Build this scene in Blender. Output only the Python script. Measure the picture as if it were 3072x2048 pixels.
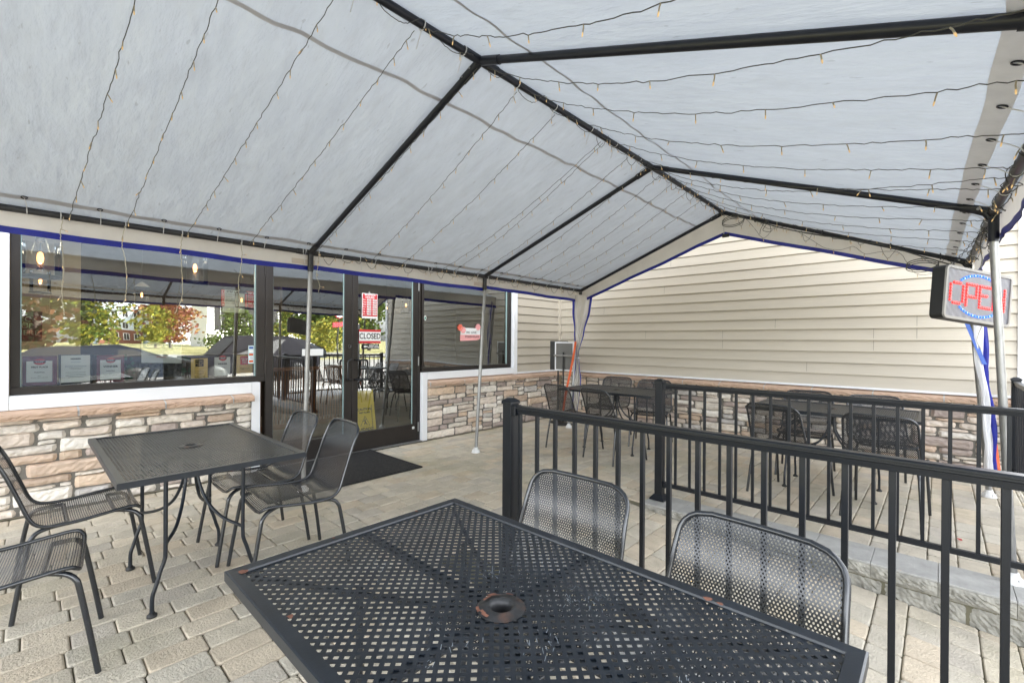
import bpy, math, random
from mathutils import Vector, Matrix
rnd = random.Random(7)
for o in list(bpy.data.objects): bpy.data.objects.remove(o)
S = bpy.context.scene
R = math.radians
# ---------------------------------------------------------------- camera, sky, sun, exposure
TH = R(43.13)
fwd = Vector((math.cos(TH), math.sin(TH), 0)); rgt = Vector((fwd.y, -fwd.x, 0)); up = Vector((0, 0, 1))
base = Matrix((rgt, up, -fwd)).transposed().to_4x4()
cam = bpy.data.objects.new('camera', bpy.data.cameras.new('camera'))
S.collection.objects.link(cam)
cam.data.lens = 36 * 1370 / 3072; cam.data.sensor_width = 36
cam.data.clip_start = 0.05; cam.data.clip_end = 2000
cam.matrix_world = Matrix.Translation((0, 0, 1.337)) @ base @ Matrix.Rotation(0.0062, 4, 'Z') @ Matrix.Rotation(-0.00146, 4, 'X')
S.camera = cam
S.render.resolution_x = 1024; S.render.resolution_y = 682
SUN_EL = R(33); SUN_AZ = math.atan2(0.75, 0.66)          # clockwise from +Y
W = bpy.data.worlds.new('World'); S.world = W; W.use_nodes = True
wn = W.node_tree.nodes; wl = W.node_tree.links
sky = wn.new('ShaderNodeTexSky'); sky.sky_type = 'NISHITA'; sky.sun_disc = False
sky.sun_elevation = SUN_EL; sky.sun_rotation = SUN_AZ; sky.dust_density = 2.5; sky.air_density = 1.0; sky.ozone_density = 0.6
wn['Background'].inputs[1].default_value = 0.15
hs_ = wn.new('ShaderNodeHueSaturation'); hs_.inputs['Saturation'].default_value = 0.2   # thin bright cloud
wl.new(sky.outputs[0], hs_.inputs['Color']); wl.new(hs_.outputs[0], wn['Background'].inputs[0])
sun = bpy.data.objects.new('sun', bpy.data.lights.new('sun', 'SUN')); S.collection.objects.link(sun)
sun.data.energy = 4.0; sun.data.angle = R(0.6); sun.data.color = (1, 0.96, 0.91)
sd = Vector((math.sin(SUN_AZ) * math.cos(SUN_EL), math.cos(SUN_AZ) * math.cos(SUN_EL), math.sin(SUN_EL)))
sun.rotation_euler = sd.to_track_quat('Z', 'Y').to_euler(); sun.location = sd * 40
S.view_settings.view_transform = 'Standard'; S.view_settings.look = 'None'
S.view_settings.gamma = 1; S.view_settings.exposure = 3.35
S.view_settings.use_curve_mapping = False

# ---------------------------------------------------------------- materials
MT = {}
def mat(name, col, rough=0.6, metal=0.0, noise=0.0, nscale=8.0, bump=0.0, bscale=40.0, emit=None, estr=0.0,
        attr=False, spec=0.5, stretch=None, dark=None, dscale=3.0, damt=0.0, coat=0.0, trans=0.0, speck=0.0, sscale=30.0):
    m = bpy.data.materials.new(name); m.use_nodes = True; MT[name] = m
    nt = m.node_tree; N = nt.nodes; L = nt.links; b = N['Principled BSDF']
    b.inputs['Roughness'].default_value = rough; b.inputs['Metallic'].default_value = metal
    b.inputs['Specular IOR Level'].default_value = spec; b.inputs['Coat Weight'].default_value = coat
    tc = N.new('ShaderNodeTexCoord'); mp = N.new('ShaderNodeMapping'); L.new(tc.outputs['Object'], mp.inputs[0])
    if stretch: mp.inputs['Scale'].default_value = stretch
    src = None
    if attr:
        a = N.new('ShaderNodeAttribute'); a.attribute_name = 'Col'; src = a.outputs['Color']
    if noise or attr or damt:
        if src is None:
            rgb = N.new('ShaderNodeRGB'); rgb.outputs[0].default_value = (*col, 1); src = rgb.outputs[0]
        if noise:
            n = N.new('ShaderNodeTexNoise'); n.inputs['Scale'].default_value = nscale; n.inputs['Detail'].default_value = 6
            n.inputs['Roughness'].default_value = 0.65
            L.new(mp.outputs[0], n.inputs['Vector'])
            mr = N.new('ShaderNodeMapRange'); mr.inputs['From Min'].default_value = 0.25; mr.inputs['From Max'].default_value = 0.75
            mr.inputs['To Min'].default_value = 1 - noise; mr.inputs['To Max'].default_value = 1 + noise
            L.new(n.outputs['Fac'], mr.inputs['Value'])
            mx = N.new('ShaderNodeVectorMath'); mx.operation = 'SCALE'
            L.new(src, mx.inputs[0]); L.new(mr.outputs[0], mx.inputs['Scale']); src = mx.outputs[0]
        if damt:
            n = N.new('ShaderNodeTexNoise'); n.inputs['Scale'].default_value = dscale; n.inputs['Detail'].default_value = 8
            L.new(mp.outputs[0], n.inputs['Vector'])
            mr = N.new('ShaderNodeMapRange'); mr.inputs['From Min'].default_value = 0.52; mr.inputs['From Max'].default_value = 0.72
            mr.inputs['To Max'].default_value = damt
            L.new(n.outputs['Fac'], mr.inputs['Value'])
            mx = N.new('ShaderNodeMix'); mx.data_type = 'RGBA'
            L.new(mr.outputs[0], mx.inputs['Factor']); L.new(src, mx.inputs[6]); mx.inputs[7].default_value = (*dark, 1); src = mx.outputs[2]
        if speck:
            n = N.new('ShaderNodeTexNoise'); n.inputs['Scale'].default_value = sscale; n.inputs['Detail'].default_value = 3
            L.new(mp.outputs[0], n.inputs['Vector'])
            mr = N.new('ShaderNodeMapRange'); mr.inputs['From Min'].default_value = 0.69; mr.inputs['From Max'].default_value = 0.75
            mr.inputs['To Max'].default_value = speck
            L.new(n.outputs['Fac'], mr.inputs['Value'])
            mx = N.new('ShaderNodeMix'); mx.data_type = 'RGBA'
            L.new(mr.outputs[0], mx.inputs['Factor']); L.new(src, mx.inputs[6]); mx.inputs[7].default_value = (0.12, 0.12, 0.12, 1); src = mx.outputs[2]
        L.new(src, b.inputs['Base Color'])
    else:
        b.inputs['Base Color'].default_value = (*col, 1)
    if bump:
        n = N.new('ShaderNodeTexNoise'); n.inputs['Scale'].default_value = bscale; n.inputs['Detail'].default_value = 5
        L.new(mp.outputs[0], n.inputs['Vector'])
        bp = N.new('ShaderNodeBump'); bp.inputs['Strength'].default_value = bump; bp.inputs['Distance'].default_value = 0.01
        L.new(n.outputs['Fac'], bp.inputs['Height']); L.new(bp.outputs[0], b.inputs['Normal'])
    if emit:
        b.inputs['Emission Color'].default_value = (*emit, 1); b.inputs['Emission Strength'].default_value = estr
    if trans:
        t = N.new('ShaderNodeBsdfTranslucent'); t.inputs[0].default_value = (*col, 1)
        ms = N.new('ShaderNodeMixShader'); ms.inputs[0].default_value = trans
        L.new(b.outputs[0], ms.inputs[1]); L.new(t.outputs[0], ms.inputs[2]); L.new(ms.outputs[0], N['Material Output'].inputs[0])
    return m

def glass_mat(name, tint, refl, frmul):
    m = bpy.data.materials.new(name); m.use_nodes = True; nt = m.node_tree; N = nt.nodes; L = nt.links
    N.remove(N['Principled BSDF'])
    tr = N.new('ShaderNodeBsdfTransparent'); tr.inputs[0].default_value = (*tint, 1)
    gl = N.new('ShaderNodeBsdfGlossy'); gl.inputs['Roughness'].default_value = 0.0; gl.inputs[0].default_value = (*refl, 1)
    fr = N.new('ShaderNodeFresnel'); fr.inputs[0].default_value = 1.52
    mu = N.new('ShaderNodeMath'); mu.operation = 'MULTIPLY'; mu.use_clamp = True; mu.inputs[1].default_value = frmul
    L.new(fr.outputs[0], mu.inputs[0])
    tc = N.new('ShaderNodeTexCoord'); n = N.new('ShaderNodeTexNoise'); n.inputs['Scale'].default_value = 1.3; n.inputs['Detail'].default_value = 1
    L.new(tc.outputs['Object'], n.inputs['Vector'])
    bp = N.new('ShaderNodeBump'); bp.inputs['Strength'].default_value = 0.12; bp.inputs['Distance'].default_value = 0.02
    L.new(n.outputs['Fac'], bp.inputs['Height']); L.new(bp.outputs[0], gl.inputs['Normal'])
    mx = N.new('ShaderNodeMixShader'); L.new(mu.outputs[0], mx.inputs[0]); L.new(tr.outputs[0], mx.inputs[1]); L.new(gl.outputs[0], mx.inputs[2])
    L.new(mx.outputs[0], N['Material Output'].inputs[0]); return m

black = mat('black_powder_coat', (0.009, 0.010, 0.012), 0.42, 0, noise=0.3, nscale=30, bump=0.04, bscale=300)
tabmat = mat('worn_black_table_metal', (0.006, 0.010, 0.016), 0.36, 0, noise=0.35, nscale=12, dark=(0.05, 0.055, 0.065), dscale=9, damt=0.22, bump=0.03, bscale=200, spec=0.6)
chairm = mat('chair_black_metal', (0.006, 0.009, 0.014), 0.27, 0.0, noise=0.2, nscale=20, spec=1.0)
railm = mat('railing_black_aluminium', (0.0045, 0.0065, 0.010), 0.36, 0, noise=0.2, nscale=20, bump=0.05, bscale=400, spec=0.4)
pipem = mat('dark_tent_pipe', (0.009, 0.011, 0.018), 0.4, 0.2, noise=0.25, nscale=6)
pipeg = mat('grey_tent_pipe', (0.035, 0.035, 0.037), 0.4, 0.3, noise=0.3, nscale=10)
galv = mat('galvanised_pole', (0.27, 0.27, 0.265), 0.38, 0.55, noise=0.25, nscale=9, stretch=(6, 6, 1.2))
white_pl = mat('white_foot_plate', (0.7, 0.7, 0.69), 0.5, noise=0.15, nscale=20)
fabric = mat('white_translucent_tarp', (0.525, 0.575, 0.635), 0.6, noise=0.12, nscale=2.6, bump=1.0, bscale=5, trans=0.17, dark=(0.40, 0.42, 0.45), dscale=6, damt=0.4, stretch=(2.6, 0.8, 1), speck=0.4, sscale=14)
ringm = mat('worn_ring_metal', (0.035, 0.036, 0.038), 0.4, 0.3, noise=0.4, nscale=40, dark=(0.16, 0.08, 0.05), dscale=22, damt=0.5)
stripm = mat('pale_eave_strip', (0.72, 0.72, 0.73), 0.7, noise=0.1, nscale=10, trans=0.12)
seamm = mat('doubled_tarp_seam', (0.46, 0.46, 0.475), 0.7, noise=0.1, nscale=10, trans=0.15)
valm = mat('valance_tarp', (0.66, 0.63, 0.59), 0.6, noise=0.08, nscale=4, bump=0.5, bscale=9, trans=0.2, dark=(0.45, 0.42, 0.4), dscale=5, damt=0.25)
bluem = mat('blue_hem', (0.003, 0.010, 0.24), 0.45, noise=0.25, nscale=20)
bluebr = mat('blue_plastic', (0.01, 0.06, 0.28), 0.4, noise=0.2, nscale=20)
orangem = mat('orange_webbing', (0.62, 0.10, 0.02), 0.6, noise=0.1)
wirem = mat('dark_light_wire', (0.05, 0.05, 0.04), 0.5)
wirew = mat('pale_wire', (0.42, 0.38, 0.28), 0.5)
bulbm = mat('warm_mini_bulb', (0.5, 0.36, 0.18), 0.3, emit=(1, 0.62, 0.25), estr=0.055)
stemm = mat('bulb_stem', (0.30, 0.26, 0.18), 0.3)
tiem = mat('nylon_tie', (0.6, 0.6, 0.6), 0.4)
siding = mat('cream_vinyl_siding', (0.465, 0.42, 0.345), 0.5, noise=0.07, nscale=3, bump=0.12, bscale=40, stretch=(0.15, 0.15, 3))
seamd = mat('siding_butt_seam', (0.20, 0.185, 0.16), 0.7)
trimw = mat('white_trim', (0.76, 0.77, 0.79), 0.5, noise=0.03, nscale=3)
bronze = mat('dark_bronze_frame', (0.020, 0.016, 0.014), 0.42, 0.2, noise=0.25, nscale=5, stretch=(1, 1, 0.3))
seal = mat('glass_edge_seal', (0.30, 0.42, 0.42), 0.3)
stone = mat('ledge_stone', (0.4, 0.34, 0.28), 0.85, attr=True, noise=0.22, nscale=14, bump=0.9, bscale=22, stretch=(1, 1, 2.2))
mortar = mat('grey_mortar', (0.17, 0.16, 0.14), 0.95, noise=0.3, nscale=20, bump=0.5, bscale=60)
sillm = mat('tan_sill_stone', (0.47, 0.33, 0.24), 0.85, noise=0.18, nscale=10, bump=1.0, bscale=16, stretch=(1, 1, 3))
joint = mat('sill_joint_mortar', (0.45, 0.46, 0.46), 0.9)
paver = mat('tumbled_paver', (0.35, 0.30, 0.24), 0.92, attr=True, noise=0.2, nscale=7, bump=0.8, bscale=90, dark=(0.30, 0.27, 0.15), dscale=1.1, damt=0.45, speck=0.35, sscale=45)
sandj = mat('joint_sand', (0.13, 0.12, 0.08), 0.95, noise=0.5, nscale=5)
capm = mat('concrete_cap_block', (0.36, 0.355, 0.335), 0.9, noise=0.18, nscale=12, bump=0.4, bscale=120)
splitm = mat('split_face_block', (0.28, 0.27, 0.235), 0.95, noise=0.4, nscale=16, bump=1.0, bscale=40)
asphalt = mat('parking_asphalt', (0.24, 0.23, 0.215), 0.9, noise=0.25, nscale=3)
concrete = mat('pale_concrete', (0.42, 0.41, 0.39), 0.9, noise=0.12, nscale=4, bump=0.2, bscale=80)
grass = mat('lawn', (0.26, 0.24, 0.09), 0.95, noise=0.5, nscale=0.6)
matm = mat('rubber_mat', (0.010, 0.010, 0.011), 0.9, noise=0.4, nscale=25, bump=0.8, bscale=180, dark=(0.10, 0.09, 0.08), dscale=40, damt=0.25)
glass = glass_mat('storefront_glass', (0.88, 0.92, 0.91), (0.95, 1.0, 1.0), 5.4)
clear = glass_mat('clear_lamp_glass', (0.93, 0.93, 0.93), (1, 1, 1), 1.5)
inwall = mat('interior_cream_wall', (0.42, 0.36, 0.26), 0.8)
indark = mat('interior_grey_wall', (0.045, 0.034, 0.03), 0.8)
infloor = mat('interior_floor', (0.075, 0.06, 0.05), 0.5, noise=0.2, nscale=4)
inceil = mat('interior_ceiling', (0.25, 0.22, 0.17), 0.9)
wood = mat('brown_wood', (0.22, 0.09, 0.035), 0.5, noise=0.3, nscale=8, stretch=(1, 1, 0.2))
chalk = mat('black_plastic', (0.015, 0.015, 0.015), 0.5)
paper = mat('white_paper', (0.78, 0.79, 0.78), 0.6)
palebl = mat('pale_blue_board', (0.55, 0.66, 0.68), 0.6)
redm = mat('sign_red', (0.55, 0.03, 0.04), 0.45)
maroon = mat('maroon_plaque', (0.16, 0.02, 0.045), 0.25)
goldm = mat('gold_plate', (0.60, 0.42, 0.14), 0.35, 0.3)
inkm = mat('black_ink', (0.015, 0.015, 0.015), 0.6)
yellow = mat('yellow_plastic', (0.80, 0.60, 0.02), 0.4)
pinkm = mat('pink_paper', (0.80, 0.38, 0.38), 0.6)
coral = mat('coral_paper', (0.75, 0.16, 0.10), 0.6)
ivy = mat('ivy_leaf', (0.03, 0.09, 0.05), 0.4)
tealm = mat('teal_sticker', (0.05, 0.30, 0.20), 0.5)
warmglow = mat('filament_glow', (1, 0.6, 0.3), 0.3, emit=(1, 0.36, 0.10), estr=0.75)
panelglow = mat('ceiling_panel_glow', (1, 0.9, 0.7), 0.3, emit=(1, 0.86, 0.6), estr=0.7)
ledr = mat('red_led', (0.35, 0.01, 0.01), 0.3, emit=(1, 0.02, 0.015), estr=0.22)
ledb = mat('blue_led', (0.01, 0.05, 0.4), 0.3, emit=(0.03, 0.18, 0.95), estr=0.20)
ledw = mat('led_core', (1, 0.8, 0.8), 0.3, emit=(1, 0.5, 0.45), estr=0.3)
signface = mat('grey_sign_face', (0.12, 0.12, 0.14), 0.35, noise=0.1, nscale=9, bump=0.3, bscale=14)
signrim = mat('silver_sign_rim', (0.22, 0.21, 0.20), 0.4, 0.3)
greyp = mat('grey_poster', (0.13, 0.128, 0.12), 0.5)
rust = mat('rusty_patch', (0.20, 0.085, 0.055), 0.8, noise=0.4, nscale=60)
scratch = mat('scratch_marks', (0.32, 0.36, 0.40), 0.5)
tape = mat('tan_tape', (0.50, 0.43, 0.36), 0.6)
leafm = mat('red_leaf', (0.4, 0.02, 0.02), 0.6)

for n_ in MT['white_translucent_tarp'].node_tree.nodes:
    if n_.type == 'BUMP': n_.inputs['Distance'].default_value = 0.03
# ---------------------------------------------------------------- mesh helpers
class MB:
    def __init__(s): s.v = []; s.f = []; s.c = []; s.sm = []
    def add(s, vs, fs, col=None, smooth=False):
        n = len(s.v); s.v += [tuple(v) for v in vs]
        for f in fs: s.f.append([i + n for i in f]); s.c.append(col); s.sm.append(smooth)
        return s
    def box(s, a, b, col=None, M=None):
        x0, y0, z0 = a; x1, y1, z1 = b
        vs = [(x0, y0, z0), (x1, y0, z0), (x1, y1, z0), (x0, y1, z0), (x0, y0, z1), (x1, y0, z1), (x1, y1, z1), (x0, y1, z1)]
        if M: vs = [M @ Vector(v) for v in vs]
        return s.add(vs, [(3, 2, 1, 0), (4, 5, 6, 7), (0, 1, 5, 4), (1, 2, 6, 5), (2, 3, 7, 6), (3, 0, 4, 7)], col)
    def bbox(s, a, b, r=0.003, col=None, M=None):
        # box with chamfered edges
        x0, y0, z0 = a; x1, y1, z1 = b; vs = []
        for (z, i) in ((z0, r), (z0 + r, 0), (z1 - r, 0), (z1, r)):
            k = r if i == 0 else r
            for (x, y) in ((x0 + i + k, y0 + i), (x1 - i - k, y0 + i), (x1 - i, y0 + i + k), (x1 - i, y1 - i - k), (x1 - i - k, y1 - i), (x0 + i + k, y1 - i), (x0 + i, y1 - i - k), (x0 + i, y0 + i + k)):
                vs.append((x, y, z))
        if M: vs = [M @ Vector(v) for v in vs]
        fs = [tuple(range(7, -1, -1)), tuple(range(24, 32))]
        for l in range(3):
            for k in range(8):
                a_, b_ = l * 8 + k, l * 8 + (k + 1) % 8; fs.append((a_, b_, b_ + 8, a_ + 8))
        return s.add(vs, fs, col)
    def tube(s, path, r, n=8, cap=True, smooth=True, closed=False, col=None):
        P = [Vector(p) for p in path]; m = len(P); rs = r if isinstance(r, (list, tuple)) else [r] * m
        T = []
        for i in range(m):
            if closed: t = P[(i + 1) % m] - P[i - 1]
            else: t = P[min(i + 1, m - 1)] - P[max(i - 1, 0)]
            T.append(t.normalized() if t.length > 1e-9 else Vector((0, 0, 1)))
        u = T[0].orthogonal().normalized(); vs = []
        for i in range(m):
            u = (u - T[i] * u.dot(T[i]));
            u = u.normalized() if u.length > 1e-6 else T[i].orthogonal().normalized()
            w = T[i].cross(u)
            for k in range(n):
                a = 2 * math.pi * k / n; vs.append(P[i] + (u * math.cos(a) + w * math.sin(a)) * rs[i])
        fs = []
        for i in range(m if closed else m - 1):
            for k in range(n):
                a, b = i * n + k, i * n + (k + 1) % n; c, d = ((i + 1) % m) * n + (k + 1) % n, ((i + 1) % m) * n + k
                fs.append((a, b, c, d))
        s.add(vs, fs, col, smooth)
        if cap and not closed:
            s.add(vs[:n][::-1], [tuple(range(n))], col); s.add(vs[-n:], [tuple(range(n))], col)
        return s
    def lathe(s, prof, n=24, M=None, smooth=True, col=None):
        vs = []; m = len(prof)
        for (r, z) in prof:
            for k in range(n):
                a = 2 * math.pi * k / n; vs.append(Vector((r * math.cos(a), r * math.sin(a), z)))
        if M: vs = [M @ v for v in vs]
        fs = [(i * n + k, i * n + (k + 1) % n, (i + 1) * n + (k + 1) % n, (i + 1) * n + k) for i in range(m - 1) for k in range(n)]
        return s.add(vs, fs, col, smooth)
    def grid(s, fn, nu, nv, smooth=True, col=None):
        vs = [fn(i / nu, j / nv) for j in range(nv + 1) for i in range(nu + 1)]
        fs = [(j * (nu + 1) + i, j * (nu + 1) + i + 1, (j + 1) * (nu + 1) + i + 1, (j + 1) * (nu + 1) + i) for j in range(nv) for i in range(nu)]
        return s.add(vs, fs, col, smooth)
    def prism(s, pts, y0, y1, ax='y', col=None, M=None):
        n = len(pts); vs = []
        for d in (y0, y1):
            for (a, b) in pts:
                vs.append({'y': (a, d, b), 'x': (d, a, b), 'z': (a, b, d)}[ax])
        if M: vs = [M @ Vector(v) for v in vs]
        fs = [tuple(range(n)), tuple(range(2 * n - 1, n - 1, -1))] + [(k, k + n, (k + 1) % n + n, (k + 1) % n) for k in range(n)]
        return s.add(vs, fs, col)
    def mesh(s, name, m):
        me = bpy.data.meshes.new(name); me.from_pydata(s.v, [], s.f)
        for mm in (m if isinstance(m, (list, tuple)) else [m]): me.materials.append(mm)
        if any(s.sm): me.polygons.foreach_set('use_smooth', s.sm)
        if any(c is not None for c in s.c):
            ca = me.color_attributes.new('Col', 'FLOAT_COLOR', 'CORNER'); k = 0; buf = []
            for p, c in zip(me.polygons, s.c): buf += [*(c if c else (0.3, 0.3, 0.3)), 1] * p.loop_total
            ca.data.foreach_set('color', buf)
        me.update(); return me
    def build(s, name, m, parent=None, loc=None, M=None):
        return link(name, s.mesh(name, m), parent, loc, M)

def link(name, data, parent=None, loc=None, M=None):
    o = bpy.data.objects.new(name, data); S.collection.objects.link(o)
    if parent: o.parent = parent
    if loc is not None: o.location = loc
    if M is not None: o.matrix_local = M
    return o
def tag(o, label, cat, group=None):
    o['label'] = label; o['category'] = cat
    if group: o['group'] = group
    return o
def thing(name, label, cat, loc=(0, 0, 0), rz=0, group=None):
    o = bpy.data.objects.new(name, None); S.collection.objects.link(o); o.empty_display_size = 0.1
    o.location = loc; o.rotation_euler = (0, 0, rz); return tag(o, label, cat, group)
def struct(name, mb, m):
    o = mb.build(name, m); o['kind'] = 'structure'; return o
def dup(root, loc=None, rz=None, label=None):
    r = root.copy(); S.collection.objects.link(r)
    if loc is not None: r.location = loc
    if rz is not None: r.rotation_euler = (0, 0, rz)
    if label: r['label'] = label
    for ch in list(root.children):
        c = ch.copy(); S.collection.objects.link(c); c.parent = r
        for g in list(ch.children):
            d = g.copy(); S.collection.objects.link(d); d.parent = c
    return r
def text(s, size, m, loc, parent=None, name='lettering', rot=(R(90), 0, 0), sx=1.0, align='CENTER', bold=0.0, ext=0.0006):
    cu = bpy.data.curves.new(name, 'FONT'); cu.body = s; cu.size = size; cu.align_x = align; cu.align_y = 'CENTER'
    cu.extrude = ext; cu.offset = bold; cu.resolution_u = 3; cu.space_line = 0.95
    to = bpy.data.objects.new('tmp', cu); S.collection.objects.link(to)
    dg = bpy.context.evaluated_depsgraph_get(); me = bpy.data.meshes.new_from_object(to.evaluated_get(dg))
    bpy.data.objects.remove(to); me.materials.clear(); me.materials.append(m)
    o = link(name, me, parent); o.location = loc; o.rotation_euler = rot; o.scale = (sx, 1, 1); return o
def smooth_path(pts, n=6):
    P = [Vector(p) for p in pts]; out = []
    for i in range(len(P) - 1):
        p0, p1, p2, p3 = P[max(i - 1, 0)], P[i], P[i + 1], P[min(i + 2, len(P) - 1)]
        for k in range(n):
            t = k / n
            out.append(0.5 * ((2 * p1) + (p2 - p0) * t + (2 * p0 - 5 * p1 + 4 * p2 - p3) * t * t + (3 * p1 - p0 - 3 * p2 + p3) * t ** 3))
    out.append(P[-1]); return out

# ================================================================ SETTING: ground, paving, ramp
mb = MB(); mb.add([(-400, -400, -0.45), (400, -400, -0.45), (400, 400, -0.45), (-400, 400, -0.45)], [(0, 1, 2, 3)]); struct('ground', mb, grass)
mb = MB(); mb.add([(-60, -26, -0.29), (80, -26, -0.29), (80, -1.6, -0.29), (-60, -1.6, -0.29)], [(0, 1, 2, 3)])
for k in range(14): mb.add([(-12 + 2.8 * k, -15, -0.286), (-11.9 + 2.8 * k, -15, -0.286), (-11.9 + 2.8 * k, -9.8, -0.286), (-12 + 2.8 * k, -9.8, -0.286)], [(0, 1, 2, 3)], (0.6, 0.6, 0.6))
struct('parking_lot', mb, asphalt)
mb = MB(); mb.add([(-120, -44, -0.33), (160, -44, -0.33), (160, -34, -0.33), (-120, -34, -0.33)], [(0, 1, 2, 3)]); struct('road', mb, asphalt)
# bedding slab under the paving
RY0, RX0, RX1 = 2.2, 1.95, 3.505       # the ramp between the railings
def rz_(y): return -0.081 * max(0.0, RY0 - y)
mb = MB()
mb.box((-6, -1.6, -0.44), (RX0 - 0.01, 5.3, -0.012)); mb.box((RX0 - 0.01, RY0, -0.44), (RX1 + 0.01, 5.3, -0.012)); mb.box((RX1 + 0.01, -0.62, -0.44), (6.75, 5.3, -0.012))
mb.add([(RX0 - 0.01, RY0, -0.0122), (RX1 + 0.01, RY0, -0.0122), (RX1 + 0.01, -1.6, rz_(-1.6) - 0.0122), (RX0 - 0.01, -1.6, rz_(-1.6) - 0.0122)], [(0, 3, 2, 1)])
struct('paving_bed', mb, sandj)
PC = [(0.525, 0.468, 0.37), (0.51, 0.458, 0.367), (0.545, 0.475, 0.37), (0.49, 0.447, 0.367), (0.54, 0.46, 0.35), (0.515, 0.467, 0.38), (0.47, 0.425, 0.355), (0.53, 0.473, 0.38)]
def pavers(mb, x0, x1, y0, y1, zf, seed=1, PX=0.213, PY=0.1405):
    r = random.Random(seed); row = 0; y = y1
    while y > y0 + 0.02:
        ya = max(y - PY, y0); off = (0.5 * PX if row % 2 else 0) + r.uniform(-0.02, 0.02); x = x0 - off
        while x < x1:
            L = PX * r.choice((1, 1, 1, 1, 0.98, 1.04, 0.72)); a, b = max(x, x0), min(x + L, x1); x += L
            if b - a < 0.03: continue
            g = 0.0022; ax, bx, ay, by = a + g, b - g, ya + g, y - g
            cx, cy = (ax + bx) / 2, (ay + by) / 2; hz = r.uniform(-0.0015, 0.0015); tx, ty = r.uniform(-0.006, 0.006), r.uniform(-0.01, 0.01)
            c = r.choice(PC); k = r.uniform(0.93, 1.06); c = (c[0] * k, c[1] * k, c[2] * k)
            def ring(ins, cut, dz):
                A, B, C, D = ax + ins, bx - ins, ay + ins, by - ins; out = []
                j = lambda: r.uniform(-0.0016, 0.0016)
                for (px, py) in ((A + cut, C), ((A + B) / 2, C), (B - cut, C), (B - cut * 0.3, C + cut * 0.3), (B, C + cut), (B, D - cut), (B - cut * 0.3, D - cut * 0.3), (B - cut, D), ((A + B) / 2, D), (A + cut, D), (A + cut * 0.3, D - cut * 0.3), (A, D - cut), (A, C + cut), (A + cut * 0.3, C + cut * 0.3)):
                    px += j(); py += j()
                    out.append((px, py, zf(py) + dz + hz + (px - cx) * tx + (py - cy) * ty))
                return out
            vs = ring(0, 0.013, -0.012) + ring(0.0006, 0.013, -0.004) + ring(0.0032, 0.013, -0.0008) + ring(0.008, 0.014, 0.0)
            n = 14; fs = []
            for l in range(3):
                for q in range(n): fs.append((l * n + q, l * n + (q + 1) % n, (l + 1) * n + (q + 1) % n, (l + 1) * n + q))
            mb.add(vs, fs, c, True); mb.add(vs[-n:], [tuple(range(n))], c)
        y -= PY; row += 1
mb = MB(); z0 = lambda y: 0.0
pavers(mb, -1.6, RX0 - 0.24, -1.5, 4.97, z0, 3)
pavers(mb, RX0 - 0.24, RX1 + 0.30, RY0 + 0.03, 4.97, z0, 4)
pavers(mb, RX1 + 0.30, 6.6, -0.55, 4.97, z0, 5)
pavers(mb, RX1 + 0.001, RX1 + 0.299, 1.802, RY0 + 0.029, z0, 15)
struct('paving', mb, paver)
mb = MB(); pavers(mb, RX0, RX1, -1.55, RY0 + 0.03, rz_, 6); struct('ramp_paving', mb, paver)
# curb of cap blocks on split-face blocks, both sides of the ramp
def curb(x0, x1, face, lab):
    t = thing('retaining_curb', lab, 'curb', (0, 0, 0))
    r = random.Random(9); y = 1.80; k = 0
    capb = MB(); spl = MB()
    while y > -1.5:
        y2 = y - 0.30; w = 0.001
        capb.bbox((x0, y2 + w, -0.004), (x1, y - w, 0.008), 0.002)
        def fr(u, v, y=y, y2=y2):
            yy = y - w - u * (0.30 - 2 * w); zz = -0.004 - v * 0.078
            e = min(u, 1 - u, v * 0.6, (1 - v) * 0.5) * 8
            d = 0.014 * min(1, e) * (0.4 + r.random())
            return (face * d + (x0 if face < 0 else x1), yy, zz)
        spl.grid(fr, 22, 8, smooth=False)
        spl.box((x0 + 0.001, y2 + w, -0.082), (x1 - 0.001, y - w, -0.005))
        y = y2
    y = 1.80 - 0.12
    while y > -1.5:
        y2 = y - 0.36
        def fr2(u, v, y=y):
            yy = y - 0.0015 - u * 0.357; zz = -0.086 - v * 0.22
            e = min(u, 1 - u, v * 0.8) * 10; d = 0.012 * min(1, e) * (0.4 + r.random())
            return (face * (d - 0.012) + (x0 if face < 0 else x1), yy, zz)
        spl.grid(fr2, 24, 14, smooth=False); y = y2
    spl.box((x0 + 0.03, -1.5, -0.44), (x1 - 0.03, 1.8, -0.087))
    capb.build('cap_block', capm, t); spl.build('split_face_block', splitm, t)
curb(RX1, RX1 + 0.295, -1, 'grey curb of rough split face blocks beside the sunken ramp, under the farther railing')
curb(RX0 - 0.235, RX0, 1, 'grey concrete block curb under the railing nearest the camera')
mb = MB(); mb.box((3.81, -3.0, -0.43), (6.7, -0.63, -0.015)); struct('sidewalk', mb, concrete)
mb = MB(); mb.bbox((1.35, 3.955, 0.002), (2.865, 5.02, 0.012), 0.004)
mb.bbox((1.35, 3.955, 0.011), (2.865, 3.985, 0.016), 0.002); mb.bbox((1.35, 3.985, 0.011), (1.38, 5.02, 0.016), 0.002); mb.bbox((2.835, 3.985, 0.011), (2.865, 5.02, 0.016), 0.002)
tag(mb.build('door_mat', matm), 'large worn black rubber mat lying in front of the glass doors', 'door mat')
for (x, y, z, a) in ((3.35, 0.15, None, 1), (5.1, -0.18, 0, 2), (4.9, 1.7, 0, .4)):
    zz = 0.012 if z is not None else rz_(y) + 0.012
mb = MB(); mb.add([(0, 0, 0), (0.02, 0.004, 0.006), (0.034, 0.022, 0.003), (0.012, 0.03, 0.008), (-0.006, 0.016, 0.002)], [(0, 1, 3), (1, 2, 3), (0, 3, 4)])
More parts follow.
